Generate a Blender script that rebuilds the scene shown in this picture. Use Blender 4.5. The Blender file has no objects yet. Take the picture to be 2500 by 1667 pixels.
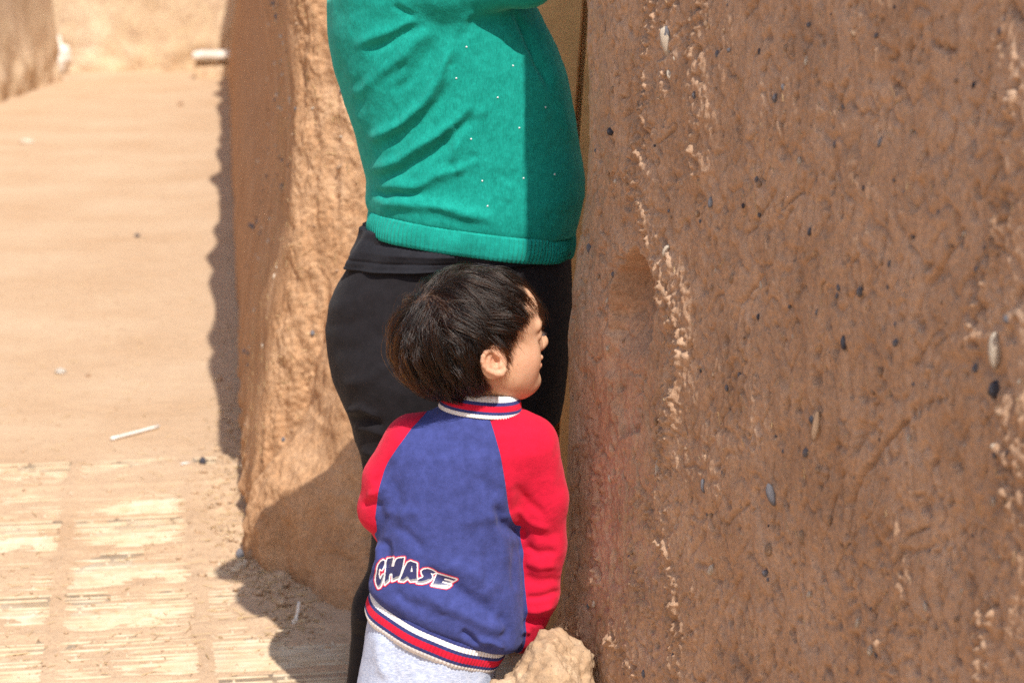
import bpy, math, random
import numpy as np
from mathutils import Vector
from mathutils.bvhtree import BVHTree

rng = np.random.default_rng(7)
random.seed(7)
SC = bpy.context.scene
COL = SC.collection

# ------------------------------------------------------------------ camera, sky, sun, exposure
FPX, CAMH = 5250.0, 1.55                 # focal length in photo pixels (2500 wide), eye height
PITCH = math.atan(978.5 / FPX)
cd = bpy.data.cameras.new('camera')
cd.sensor_width = 36.0
cd.lens = FPX / 2500 * 36.0
cd.clip_start, cd.clip_end = 0.05, 1000
cd.dof.use_dof = True
cd.dof.focus_distance = 3.58
cd.dof.aperture_fstop = 5.6
cam = bpy.data.objects.new('camera', cd)
cam.location = (0, 0, CAMH)
cam.rotation_euler = (math.pi / 2 - PITCH, 0, 0)
COL.objects.link(cam)
SC.camera = cam

SUN_EL = math.radians(55)
SUN_H = (-0.34, 1.0)                      # horizontal travel of the light
hl = math.hypot(*SUN_H)
sun_travel = Vector((SUN_H[0] / hl * math.cos(SUN_EL), SUN_H[1] / hl * math.cos(SUN_EL), -math.sin(SUN_EL)))
world = bpy.data.worlds.new('World')
SC.world = world
world.use_nodes = True
wn = world.node_tree.nodes
sky = wn.new('ShaderNodeTexSky')
sky.sky_type = 'NISHITA'
sky.sun_disc = False
sky.sun_elevation = SUN_EL
sky.sun_rotation = math.atan2(-sun_travel.x, -sun_travel.y)
sky.dust_density = 2.0
world.node_tree.links.new(sky.outputs[0], wn['Background'].inputs[0])
wn['Background'].inputs[1].default_value = 0.14
sl = bpy.data.lights.new('sun', 'SUN')
sl.energy = 4.3
sl.angle = math.radians(0.5)
sl.color = (1.0, 0.95, 0.87)
sun = bpy.data.objects.new('sun', sl)
sun.rotation_euler = sun_travel.to_track_quat('-Z', 'Y').to_euler()
sun.location = (1, -4, 6)
COL.objects.link(sun)
SC.view_settings.view_transform = 'Standard'
SC.view_settings.look = 'None'
SC.view_settings.gamma = 1.0
SC.view_settings.exposure = 0.40
SC.render.engine = 'CYCLES'
SC.cycles.use_denoising = False
SC.cycles.max_bounces = 8
SC.cycles.diffuse_bounces = 5

# ------------------------------------------------------------------ helpers: projection
cP, sP = math.cos(PITCH), math.sin(PITCH)


def proj(P):
    P = np.asarray(P, float)
    dz = P[..., 2] - CAMH
    dep = P[..., 1] * cP - dz * sP
    dep = np.where(dep < 0.05, 0.05, dep)
    v = P[..., 1] * sP + dz * cP
    return np.stack([1250 + FPX * P[..., 0] / dep, 833.5 - FPX * v / dep, dep], -1)


def at(px, py, Y):
    u, w = (px - 1250) / FPX, (833.5 - py) / FPX
    d = (u, cP + sP * w, -sP + cP * w)
    t = Y / d[1]
    return np.array([d[0] * t, Y, CAMH + d[2] * t])


def gnd(px, py, z=0.0):
    u, w = (px - 1250) / FPX, (833.5 - py) / FPX
    d = (u, cP + sP * w, -sP + cP * w)
    t = (z - CAMH) / d[2]
    return np.array([d[0] * t, d[1] * t, z])


# ------------------------------------------------------------------ helpers: noise
_pr = np.random.default_rng(99)
_perm = np.concatenate([_pr.permutation(256)] * 3).astype(np.int16)
_grad = _pr.normal(size=(256, 3)).astype(np.float32)
_grad /= np.linalg.norm(_grad, axis=1)[:, None]


def noise(P, seed=0):
    """gradient noise, about -0.7..0.7, P (N,3) in cells"""
    P = np.asarray(P, np.float32) + np.float32((seed * 7.31) % 97)
    I = np.floor(P)
    Fr = P - I
    U = Fr * Fr * Fr * (Fr * (Fr * 6 - 15) + 10)
    I = I.astype(np.int32) & 255
    fx, fy, fz = Fr.T
    ux, uy, uz = U.T
    out = 0
    for dx in (0, 1):
        a = _perm[I[:, 0] + dx] + I[:, 1]
        lx = []
        for dy in (0, 1):
            b_ = _perm[a + dy] + I[:, 2]
            lz = []
            for dz in (0, 1):
                g = _grad[_perm[b_ + dz]]
                lz.append(g[:, 0] * (fx - dx) + g[:, 1] * (fy - dy) + g[:, 2] * (fz - dz))
            lx.append(lz[0] + uz * (lz[1] - lz[0]))
        v = lx[0] + uy * (lx[1] - lx[0])
        out = v if dx == 0 else out + ux * (v - out)
    return out


def fbm(P, octaves, seed=0, gain=0.5):
    o, a, f = 0, 1.0, 1.0
    for k in range(octaves):
        o = o + a * noise(P * f, seed + k * 17)
        a *= gain
        f *= 2.03
    return o


def poly_dist(Q, pts):
    """distance of points Q (N,2) to polyline and parameter along it 0..1"""
    pts = np.asarray(pts, float)
    best = np.full(len(Q), 1e9)
    tb = np.zeros(len(Q))
    n = len(pts) - 1
    for i in range(n):
        a, b = pts[i], pts[i + 1]
        ab = b - a
        t = np.clip(((Q - a) @ ab) / (ab @ ab), 0, 1)
        d = np.hypot(*(Q - a - t[:, None] * ab).T)
        m = d < best
        best[m] = d[m]
        tb[m] = (i + t[m]) / n
    return best, tb


def inside(Q, poly):
    p = np.asarray(poly, float)
    r = np.zeros(len(Q), bool)
    for (x0, y0), (x1, y1) in zip(p, np.roll(p, -1, 0)):
        c_ = (y0 > Q[:, 1]) != (y1 > Q[:, 1])
        r ^= c_ & (Q[:, 0] < (x1 - x0) * (Q[:, 1] - y0) / (y1 - y0 + 1e-9) + x0)
    return r


def boxed(Q, pts, pad):
    p = np.asarray(pts, float)
    lo, hi = p.min(0) - pad, p.max(0) + pad
    return np.where((Q[:, 0] > lo[0]) & (Q[:, 0] < hi[0]) & (Q[:, 1] > lo[1]) & (Q[:, 1] < hi[1]))[0]


def smooth01(x):
    x = np.clip(x, 0, 1)
    return x * x * (3 - 2 * x)


# ------------------------------------------------------------------ helpers: objects
def link(name, me, mat=None, parent=None, smooth=True):
    o = bpy.data.objects.new(name, me)
    COL.objects.link(o)
    if mat is not None:
        for m in (mat if isinstance(mat, (list, tuple)) else [mat]):
            me.materials.append(m)
    if parent is not None:
        o.parent = parent
    if smooth:
        me.polygons.foreach_set('use_smooth', np.ones(len(me.polygons), bool))
    return o


def quads_mesh(name, V, Q, mats=None):
    me = bpy.data.meshes.new(name)
    V = np.asarray(V, np.float32)
    Q = np.asarray(Q, np.int32)
    k = Q.shape[1]
    me.vertices.add(len(V))
    me.vertices.foreach_set('co', V.ravel())
    me.loops.add(Q.size)
    me.loops.foreach_set('vertex_index', Q.ravel())
    me.polygons.add(len(Q))
    me.polygons.foreach_set('loop_start', np.arange(0, Q.size, k, dtype=np.int32))
    if mats is not None:
        me.polygons.foreach_set('material_index', np.asarray(mats, np.int32))
    me.update(calc_edges=True)
    return me


def grid_faces(nr, nc, wrap=False):
    r = np.arange(nr - 1)[:, None]
    c = np.arange(nc if wrap else nc - 1)[None, :]
    c2 = (c + 1) % nc
    return np.stack([r * nc + c, r * nc + c2, (r + 1) * nc + c2, (r + 1) * nc + c], -1).reshape(-1, 4)


def normals_of(me):
    n = np.empty(len(me.vertices) * 3, np.float32)
    me.vertex_normals.foreach_get('vector', n)
    return n.reshape(-1, 3)


def verts_of(me):
    v = np.empty(len(me.vertices) * 3, np.float32)
    me.vertices.foreach_get('co', v)
    return v.reshape(-1, 3).astype(float)


def set_verts(me, V):
    me.vertices.foreach_set('co', np.asarray(V, np.float32).ravel())
    me.update()


def tag(o, label=None, cat=None, group=None, kind=None):
    if label:
        o['label'] = label
    if cat:
        o['category'] = cat
    if group:
        o['group'] = group
    if kind:
        o['kind'] = kind
    return o


def empty(name, loc=(0, 0, 0)):
    o = bpy.data.objects.new(name, None)
    o.location = loc
    COL.objects.link(o)
    return o


# ------------------------------------------------------------------ helpers: materials
def srgb(r, g, b):
    f = lambda c: (c / 255 / 12.92) if c / 255 <= 0.04045 else ((c / 255 + 0.055) / 1.055) ** 2.4
    return (f(r), f(g), f(b), 1.0)


class NT:
    def __init__(self, name, rough=0.9, spec=0.2):
        self.m = bpy.data.materials.new(name)
        self.m.use_nodes = True
        self.nt = self.m.node_tree
        self.b = self.nt.nodes['Principled BSDF']
        self.b.inputs['Roughness'].default_value = rough
        self.b.inputs['Specular IOR Level'].default_value = spec
        self.tc = self.nt.nodes.new('ShaderNodeTexCoord')

    def n(self, t, **kw):
        x = self.nt.nodes.new(t)
        for k, v in kw.items():
            if k in x.inputs:
                x.inputs[k].default_value = v
            else:
                setattr(x, k, v)
        return x

    def l(self, a, b):
        self.nt.links.new(a, b)

    def coords(self, scale=(1, 1, 1), out='Object'):
        mp = self.n('ShaderNodeMapping')
        mp.inputs['Scale'].default_value = scale
        self.l(self.tc.outputs[out], mp.inputs[0])
        return mp.outputs[0]

    def noise(self, scale, detail=4, rough=0.6, vec=None, dist=0.0):
        x = self.n('ShaderNodeTexNoise')
        x.inputs['Scale'].default_value = scale
        x.inputs['Detail'].default_value = detail
        x.inputs['Roughness'].default_value = rough
        x.inputs['Distortion'].default_value = dist
        self.l(vec if vec is not None else self.tc.outputs['Object'], x.inputs['Vector'])
        return x.outputs['Fac']

    def ramp(self, fac, stops):
        r = self.n('ShaderNodeValToRGB')
        e = r.color_ramp.elements
        while len(e) < len(stops):
            e.new(0.5)
        for i, (p, c) in enumerate(stops):
            e[i].position = p
            e[i].color = c if len(c) == 4 else (*c, 1)
        self.l(fac, r.inputs[0])
        return r.outputs[0]

    def mix(self, fac, a, b, mode='MIX'):
        x = self.n('ShaderNodeMix')
        x.data_type = 'RGBA'
        x.blend_type = mode
        for sock, v in ((x.inputs[0], fac), (x.inputs[6], a), (x.inputs[7], b)):
            if isinstance(v, (int, float)):
                sock.default_value = v
            elif isinstance(v, tuple):
                sock.default_value = v if len(v) == 4 else (*v, 1)
            else:
                self.l(v, sock)
        return x.outputs[2]

    def math(self, op, a, b=0.0):
        x = self.n('ShaderNodeMath')
        x.operation = op
        for s, v in ((x.inputs[0], a), (x.inputs[1], b)):
            if isinstance(v, (int, float)):
                s.default_value = v
            else:
                self.l(v, s)
        return x.outputs[0]

    def base(self, c):
        if isinstance(c, tuple):
            self.b.inputs['Base Color'].default_value = c if len(c) == 4 else (*c, 1)
        else:
            self.l(c, self.b.inputs['Base Color'])
        return self

    def bump(self, fac, dist, strength=1.0):
        x = self.n('ShaderNodeBump')
        x.inputs['Distance'].default_value = dist
        x.inputs['Strength'].default_value = strength
        self.l(fac, x.inputs['Height'])
        if self.b.inputs['Normal'].is_linked:
            self.l(self.b.inputs['Normal'].links[0].from_socket, x.inputs['Normal'])
        self.l(x.outputs[0], self.b.inputs['Normal'])
        return self


def mud(name, c_dark, c_mid, c_light, scale=9.0, fine=140.0, bump=0.003, flecks=True):
    t = NT(name, 0.95, 0.12)
    big = t.noise(scale, 6, 0.62)
    col = t.ramp(big, [(0.30, c_dark), (0.5, c_mid), (0.72, c_light)])
    f = t.noise(fine, 5, 0.7)
    g2 = t.noise(fine * 0.28, 4, 0.7)
    col = t.mix(0.24, col, t.ramp(g2, [(0.3, (0.33, 0.33, 0.33, 1)), (0.5, (0.5, 0.5, 0.5, 1)), (0.7, (0.66, 0.65, 0.63, 1))]), 'OVERLAY')
    col = t.mix(0.62, col, t.ramp(f, [(0.3, (0.30, 0.30, 0.30, 1)), (0.5, (0.5, 0.5, 0.5, 1)), (0.72, (0.72, 0.70, 0.66, 1))]), 'OVERLAY')
    if flecks:
        v = t.n('ShaderNodeTexVoronoi', Scale=160.0)
        t.l(t.tc.outputs['Object'], v.inputs['Vector'])
        spot = t.ramp(v.outputs['Distance'], [(0.10, (1, 1, 1, 1)), (0.24, (0, 0, 0, 1))])
        w = t.n('ShaderNodeTexWhiteNoise')
        t.l(v.outputs['Position'], w.inputs['Vector'])
        sel = t.ramp(w.outputs['Value'], [(0.78, (0, 0, 0, 1)), (0.80, (1, 1, 1, 1))])
        sp = t.mix(1.0, spot, sel, 'MULTIPLY')
        col = t.mix(sp, col, t.ramp(w.outputs['Value'], [(0.86, (0.12, 0.105, 0.10)), (0.91, (0.26, 0.17, 0.11)), (0.97, (0.55, 0.44, 0.33))]))
    t.base(col)
    t.bump(f, bump, 0.8)
    t.bump(t.noise(fine * 3, 3, 0.6), bump * 0.35, 0.8)
    return t.m


M = {}
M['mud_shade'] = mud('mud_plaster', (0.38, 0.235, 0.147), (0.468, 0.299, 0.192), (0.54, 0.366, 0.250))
M['mud_alley'] = mud('mud_straw_plaster', (0.38, 0.21, 0.11), (0.47, 0.275, 0.15), (0.57, 0.365, 0.22), scale=6, fine=90, bump=0.005)
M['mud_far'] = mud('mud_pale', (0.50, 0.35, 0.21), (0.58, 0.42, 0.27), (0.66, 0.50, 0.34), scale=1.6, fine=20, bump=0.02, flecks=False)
M['plaster'] = mud('smooth_plaster', (0.30, 0.175, 0.095), (0.43, 0.275, 0.165), (0.54, 0.385, 0.25), scale=4.5, fine=60, bump=0.002)


def earth_mat():
    t = NT('dusty_earth', 0.96, 0.1)
    a = t.noise(1.3, 5, 0.6)
    col = t.ramp(a, [(0.25, (0.44, 0.29, 0.175)), (0.5, (0.492, 0.343, 0.222)), (0.75, (0.54, 0.392, 0.265))])
    st = t.noise(11, 6, 0.7, t.coords((1.0, 1.5, 1.0)))
    col = t.mix(0.3, col, t.ramp(st, [(0.3, (0.36, 0.36, 0.36)), (0.5, (0.5, 0.5, 0.5)), (0.7, (0.66, 0.65, 0.62))]), 'OVERLAY')
    f = t.noise(170, 4, 0.7)
    col = t.mix(0.6, col, t.ramp(f, [(0.3, (0.3, 0.3, 0.3)), (0.5, (0.5, 0.5, 0.5)), (0.7, (0.72, 0.7, 0.66))]), 'OVERLAY')
    t.base(col)
    t.bump(t.noise(45, 5, 0.65), 0.003)
    sp = t.ramp(t.noise(75, 3, 0.75), [(0.63, (0, 0, 0, 1)), (0.72, (1, 1, 1, 1))])
    t.base(t.mix(sp, col, (0.68, 0.55, 0.40)))
    t.bump(f, 0.0015)
    return t.m


def concrete_mat():
    t = NT('pale_dusty_concrete', 0.9, 0.2)
    a = t.noise(14, 6, 0.65)
    w = t.n('ShaderNodeObjectInfo')
    col = t.ramp(a, [(0.32, (0.50, 0.355, 0.215)), (0.5, (0.585, 0.455, 0.31)), (0.68, (0.64, 0.54, 0.405))])
    col = t.mix(t.math('MULTIPLY', w.outputs['Random'], 0.4), col, (0.56, 0.42, 0.27))
    t.base(col)
    t.bump(t.noise(120, 4, 0.7), 0.0015)
    return t.m


def fabric(name, c, rough=0.9, sheen=0.3, var=0.12, weave=900.0, bump=0.0005, heather=None):
    t = NT(name, rough, 0.15)
    n = t.noise(60, 5, 0.65)
    d = tuple(x * (1 - var * 1.6) for x in c)
    b = tuple(min(1, x * (1 + var)) for x in c)
    col = t.ramp(n, [(0.35, d), (0.65, b)])
    if heather:
        h = t.noise(420, 3, 0.6, t.coords((0.35, 0.35, 1.3)))
        col = t.mix(t.ramp(h, [(0.42, (0, 0, 0)), (0.6, (1, 1, 1))]), col, heather)
    t.base(col)
    t.b.inputs['Sheen Weight'].default_value = sheen
    t.b.inputs['Sheen Roughness'].default_value = 0.5
    t.b.inputs['Sheen Tint'].default_value = tuple(min(1, 0.25 + x) for x in c) + (1,)
    t.bump(t.noise(weave, 2, 0.5), bump)
    t.bump(t.noise(28, 4, 0.55), 0.0032, 0.7)
    return t.m


def knit_mat():
    t = NT('teal_knit', 0.88, 0.15)
    n = t.noise(70, 5, 0.65)
    st = t.noise(500, 3, 0.6, t.coords((1.0, 1.0, 0.22)))
    col = t.ramp(n, [(0.3, (0.004, 0.235, 0.185)), (0.7, (0.010, 0.325, 0.262))])
    col = t.mix(0.55, col, t.ramp(st, [(0.35, (0.36, 0.36, 0.36)), (0.65, (0.62, 0.62, 0.62))]), 'OVERLAY')
    t.base(col)
    t.b.inputs['Sheen Weight'].default_value = 0.35
    t.b.inputs['Sheen Roughness'].default_value = 0.45
    t.b.inputs['Sheen Tint'].default_value = (0.25, 0.8, 0.65, 1)
    t.bump(st, 0.0007)
    t.bump(t.noise(26, 4, 0.55), 0.003, 0.7)
    return t.m


def skin_mat():
    t = NT('skin', 0.6, 0.3)
    n = t.noise(45, 5, 0.6)
    col = t.ramp(n, [(0.3, (0.58, 0.325, 0.195)), (0.7, (0.71, 0.425, 0.275))])
    a = t.n('ShaderNodeAttribute', attribute_name='rosy')
    col = t.mix(a.outputs['Fac'], col, (0.58, 0.21, 0.14))
    s = t.n('ShaderNodeAttribute', attribute_name='scalp')
    col = t.mix(s.outputs['Fac'], col, (0.035, 0.022, 0.016))
    t.base(col)
    t.b.inputs['Subsurface Weight'].default_value = 0.2
    t.b.inputs['Subsurface Radius'].default_value = (0.012, 0.005, 0.003)
    t.b.inputs['Subsurface Scale'].default_value = 0.6
    t.bump(t.noise(900, 3, 0.6), 0.0002)
    return t.m


def simple(name, c, rough=0.6, spec=0.3, var=0.15, scale=80.0, bump=0.0):
    t = NT(name, rough, spec)
    t.base(t.ramp(t.noise(scale, 4, 0.6), [(0.3, tuple(x * (1 - var) for x in c)), (0.7, tuple(min(1, x * (1 + var)) for x in c))]))
    if bump:
        t.bump(t.noise(scale * 2, 4, 0.6), bump)
    return t.m


def hair_mat(name, melanin=0.85):
    m = bpy.data.materials.new(name)
    m.use_nodes = True
    nt = m.node_tree
    nt.nodes.remove(nt.nodes['Principled BSDF'])
    h = nt.nodes.new('ShaderNodeBsdfHairPrincipled')
    h.parametrization = 'MELANIN'
    h.inputs['Melanin'].default_value = melanin
    h.inputs['Melanin Redness'].default_value = 0.08
    h.inputs['Roughness'].default_value = 0.36
    h.inputs['Radial Roughness'].default_value = 0.6
    h.inputs['Coat'].default_value = 0.2
    h.inputs['Random Color'].default_value = 0.25
    h.inputs['Random Roughness'].default_value = 0.3
    nt.links.new(h.outputs[0], nt.nodes['Material Output'].inputs[0])
    return m


M['earth'] = earth_mat()
M['concrete'] = concrete_mat()
M['teal'] = knit_mat()
M['teal_rib'] = fabric('teal_rib_knit', (0.008, 0.31, 0.25), sheen=0.35)
M['black_cotton'] = fabric('black_cotton', (0.018, 0.018, 0.023), sheen=0.12, rough=0.85)
M['black_jersey'] = fabric('black_leggings', (0.0145, 0.0125, 0.0148), sheen=0.12, rough=0.82)
M['blue'] = fabric('navy_blue_fleece', (0.052, 0.066, 0.235), sheen=0.2)
M['red'] = fabric('red_fleece', (0.62, 0.010, 0.042), sheen=0.25, var=0.06)
M['rib_white'] = fabric('white_rib', (0.78, 0.76, 0.75), var=0.05)
M['rib_navy'] = fabric('navy_rib', (0.040, 0.048, 0.175))
M['rib_red'] = fabric('red_rib', (0.60, 0.012, 0.042), var=0.06)
M['pants'] = fabric('pale_blue_heather', (0.40, 0.46, 0.62), var=0.08, heather=(0.56, 0.62, 0.76))
M['skin'] = skin_mat()
M['hair'] = hair_mat('dark_brown_hair')
M['print_white'] = simple('print_white', (0.80, 0.78, 0.78), 0.5, 0.4, 0.04)
M['print_red'] = simple('print_red', (0.62, 0.03, 0.09), 0.5, 0.4, 0.06)
M['print_navy'] = simple('print_navy', (0.028, 0.034, 0.125), 0.35, 0.5, 0.25, 30)
M['print_grey'] = simple('print_grey', (0.28, 0.28, 0.30), 0.4, 0.5, 0.15, 30)
M['bead'] = simple('rhinestone', (0.8, 0.8, 0.8), 0.15, 0.8, 0.05)
M['door'] = simple('ochre_painted_wood', (0.78, 0.49, 0.23), 0.6, 0.3, 0.12, 22, 0.001)
M['peb_grey'] = simple('pebble_grey', (0.16, 0.155, 0.17), 0.8, 0.3, 0.35, 120, 0.001)
M['peb_dark'] = simple('pebble_dark', (0.055, 0.055, 0.07), 0.75, 0.3, 0.35, 120, 0.001)
M['peb_tan'] = simple('pebble_tan', (0.36, 0.235, 0.15), 0.85, 0.2, 0.3, 120, 0.001)
M['peb_cream'] = simple('pebble_cream', (0.56, 0.47, 0.37), 0.8, 0.2, 0.2, 120, 0.001)
M['straw'] = simple('dry_straw', (0.55, 0.39, 0.20), 0.7, 0.3, 0.3, 40)
M['white_plastic'] = simple('white_plastic', (0.80, 0.79, 0.76), 0.4, 0.4, 0.05)
M['white_stone'] = simple('whitewashed_stone', (0.70, 0.64, 0.56), 0.9, 0.2, 0.2, 9, 0.006)
M['shoe'] = simple('dark_shoe', (0.03, 0.03, 0.035), 0.5, 0.4)
M['eye'] = simple('eye_white', (0.75, 0.72, 0.70), 0.15, 0.5, 0.02)
M['iris'] = simple('dark_iris', (0.02, 0.012, 0.008), 0.1, 0.5)


# ------------------------------------------------------------------ helpers: signed distance shapes
def surface_nets(S, xs, ys, zs):
    ins = S < 0
    nx, ny, nz = S.shape
    cnt = np.zeros((nx - 1, ny - 1, nz - 1), np.int8)
    for a in (0, 1):
        for b in (0, 1):
            for c in (0, 1):
                cnt += ins[a:nx - 1 + a, b:ny - 1 + b, c:nz - 1 + c]
    act = np.argwhere((cnt > 0) & (cnt < 8))
    idx = -np.ones(cnt.shape, np.int64)
    idx[act[:, 0], act[:, 1], act[:, 2]] = np.arange(len(act))
    acc = np.zeros((len(act), 3))
    n = np.zeros(len(act))
    corners = [(a, b, c) for a in (0, 1) for b in (0, 1) for c in (0, 1)]
    val = {k: S[act[:, 0] + k[0], act[:, 1] + k[1], act[:, 2] + k[2]] for k in corners}
    for k in corners:
        for ax in range(3):
            if k[ax] == 0:
                k2 = tuple(1 if i == ax else k[i] for i in range(3))
                a, b = val[k], val[k2]
                m = (a < 0) != (b < 0)
                t = np.where(m, a / np.where(m, a - b, 1), 0)
                for i in range(3):
                    acc[:, i] += np.where(m, k[i] + (t if i == ax else 0), 0)
                n += m
    f = acc / n[:, None]
    V = np.empty((len(act), 3))
    for i, co in enumerate((xs, ys, zs)):
        j = act[:, i]
        V[:, i] = co[j] + f[:, i] * (co[j + 1] - co[j])
    Q = []
    m = ins[:-1, 1:-1, 1:-1] != ins[1:, 1:-1, 1:-1]
    e = np.argwhere(m) + (0, 1, 1)
    fl = ins[e[:, 0], e[:, 1], e[:, 2]]
    q = np.stack([idx[e[:, 0], e[:, 1] - 1, e[:, 2] - 1], idx[e[:, 0], e[:, 1], e[:, 2] - 1], idx[e[:, 0], e[:, 1], e[:, 2]], idx[e[:, 0], e[:, 1] - 1, e[:, 2]]], -1)
    q[~fl] = q[~fl][:, ::-1]
    Q.append(q)
    m = ins[1:-1, :-1, 1:-1] != ins[1:-1, 1:, 1:-1]
    e = np.argwhere(m) + (1, 0, 1)
    fl = ins[e[:, 0], e[:, 1], e[:, 2]]
    q = np.stack([idx[e[:, 0] - 1, e[:, 1], e[:, 2] - 1], idx[e[:, 0] - 1, e[:, 1], e[:, 2]], idx[e[:, 0], e[:, 1], e[:, 2]], idx[e[:, 0], e[:, 1], e[:, 2] - 1]], -1)
    q[~fl] = q[~fl][:, ::-1]
    Q.append(q)
    m = ins[1:-1, 1:-1, :-1] != ins[1:-1, 1:-1, 1:]
    e = np.argwhere(m) + (1, 1, 0)
    fl = ins[e[:, 0], e[:, 1], e[:, 2]]
    q = np.stack([idx[e[:, 0] - 1, e[:, 1] - 1, e[:, 2]], idx[e[:, 0], e[:, 1] - 1, e[:, 2]], idx[e[:, 0], e[:, 1], e[:, 2]], idx[e[:, 0] - 1, e[:, 1], e[:, 2]]], -1)
    q[~fl] = q[~fl][:, ::-1]
    Q.append(q)
    Q = np.concatenate(Q)
    Q = Q[(Q >= 0).all(1)]
    return V, Q


def axis(segs):
    """segs: [(start, stop, step), ...] joined into one increasing axis"""
    out = []
    for a, b, s in segs:
        out.append(np.arange(a, b, s))
    return np.concatenate(out)


class Field:
    def __init__(self, xs, ys, zs):
        self.ax = (xs, ys, zs)
        self.X = xs[:, None, None].astype(np.float32)
        self.Y = ys[None, :, None].astype(np.float32)
        self.Z = zs[None, None, :].astype(np.float32)
        self.S = np.full((len(xs), len(ys), len(zs)), 9.0, np.float32)

    def box(self, lo, hi):
        sl = []
        for i in range(3):
            k = np.searchsorted(self.ax[i], (lo[i], hi[i]))
            sl.append(slice(max(int(k[0]) - 1, 0), min(int(k[1]) + 1, len(self.ax[i]))))
        sl = tuple(sl)
        return sl, self.X[sl[0]], self.Y[:, sl[1]], self.Z[:, :, sl[2]]

    def cone(self, a, b, ra, rb, pad=0.055):
        a, b = np.asarray(a, np.float32), np.asarray(b, np.float32)
        r = max(ra, rb) + pad
        sl, X, Y, Z = self.box(np.minimum(a, b) - r, np.maximum(a, b) + r)
        d = b - a
        L = float(d @ d)
        t = np.clip(((X - a[0]) * d[0] + (Y - a[1]) * d[1] + (Z - a[2]) * d[2]) / L, 0, 1)
        return sl, np.sqrt((X - a[0] - t * d[0]) ** 2 + (Y - a[1] - t * d[1]) ** 2 + (Z - a[2] - t * d[2]) ** 2) - (ra + (rb - ra) * t)

    def ell(self, c, r, R=None, pad=0.055):
        c = np.asarray(c, np.float32)
        m = max(r) + pad
        sl, X, Y, Z = self.box(c - m, c + m)
        x, y, z = X - c[0], Y - c[1], Z - c[2]
        if R is not None:
            R = np.asarray(R, np.float32)
            x, y, z = x * R[0][0] + y * R[0][1] + z * R[0][2], x * R[1][0] + y * R[1][1] + z * R[1][2], x * R[2][0] + y * R[2][1] + z * R[2][2]
        r = np.asarray(r, np.float32)
        k = np.sqrt((x / r[0]) ** 2 + (y / r[1]) ** 2 + (z / r[2]) ** 2)
        return sl, (k - 1) * r.min() * (0.5 + 0.5 * r.mean() / r.min())

    def loft(self, z, cx, cy, a, b, n=2.2, ends=True):
        o = np.argsort(z)
        zz = np.asarray(z)[o]
        g = self.Z[0, 0]

        def ip(v):
            return np.interp(g, zz, np.asarray(v, float)[o]).astype(np.float32)[None, None, :]
        A, B = ip(a), ip(b)
        k = (np.abs((self.X - ip(cx)) / A) ** n + np.abs((self.Y - ip(cy)) / B) ** n) ** (1.0 / n)
        d = (k - 1) * np.minimum(A, B) * 1.0
        if ends:
            d = np.maximum(d, np.maximum(self.Z - zz[-1], zz[0] - self.Z))
        return d

    def add(self, d, k=0.02):
        if isinstance(d, tuple):
            self.S[d[0]] = smin(self.S[d[0]], d[1], k)
        else:
            self.S[:] = smin(self.S, d, k)

    def cut(self, d, k=0.01):
        self.S[d[0]] = -smin(-self.S[d[0]], d[1], k)

    def mesh(self, name):
        V, Q = surface_nets(self.S, *self.ax)
        return quads_mesh(name, V, Q)


def smin(a, b, k):
    if k <= 0:
        return np.minimum(a, b)
    h = np.clip(0.5 + 0.5 * (b - a) / k, 0, 1)
    return b + (a - b) * h - k * h * (1 - h)


def relax(me, it=2, f=0.5):
    V = verts_of(me)
    E = np.empty(len(me.edges) * 2, np.int32)
    me.edges.foreach_get('vertices', E)
    E = E.reshape(-1, 2)
    deg = np.bincount(E.ravel(), minlength=len(V))[:, None]
    for _ in range(it):
        s = np.zeros_like(V)
        for i in range(3):
            s[:, i] = np.bincount(E[:, 0], V[E[:, 1], i], len(V)) + np.bincount(E[:, 1], V[E[:, 0], i], len(V))
        V += f * (s / np.maximum(deg, 1) - V)
    set_verts(me, V)


def folds(me, lst):
    """lst: (pixel polyline, width px, height m[, end fade]) - cloth folds raised on the side that faces the camera"""
    V = verts_of(me)
    N = normals_of(me)
    view = np.array([0, 0, CAMH]) - V
    view /= np.linalg.norm(view, axis=1)[:, None]
    w = smooth01(((N * view).sum(1) + 0.05) / 0.4)
    q = proj(V)[:, :2] + 9 * np.stack([fbm(V * 14, 2, 501), fbm(V * 14, 2, 502)], -1)
    D = np.zeros(len(V))
    for f in lst:
        pts, wd, h = f[0], f[1], f[2]
        i = boxed(q, pts, 3.2 * wd)
        d, t = poly_dist(q[i], pts)
        end = smooth01(t / 0.22) * smooth01((1 - t) / 0.22) if len(f) < 4 else 1.0
        D[i] += h * np.exp(-(d / wd) ** 2) * end
    V += N * (D * w)[:, None]
    set_verts(me, V)


# ================================================================== GROUND AND PAVING
ANG = math.radians(9.6)                    # the alley runs slightly to the left
TS = 0.335                                 # paving tile pitch
T0 = gnd(132, 1556)
ex = np.array([math.cos(ANG), math.sin(ANG)])
ey = np.array([-math.sin(ANG), math.cos(ANG)])


def geo(a, b, n, first):
    """n growing steps from a to b, first step about `first`"""
    s = np.linspace(0, 1, n + 1)[1:]
    L = abs(b - a)
    p = math.log(max(first / L, 1e-6)) / math.log(1 / n)
    return a + (b - a) * s ** max(p, 1.0)


gx = np.concatenate([geo(-2.1, -160, 34, 0.03)[::-1], np.arange(-2.1, 0.35, 0.0125), geo(0.35, 160, 30, 0.03)])
gy = np.concatenate([geo(3.9, -60, 22, 0.03)[::-1], np.arange(3.9, 7.6, 0.0125), geo(7.6, 300, 70, 0.03)])
GX, GY = np.meshgrid(gx, gy)
GP = np.stack([GX.ravel(), GY.ravel(), np.zeros(GX.size)], -1)


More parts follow.
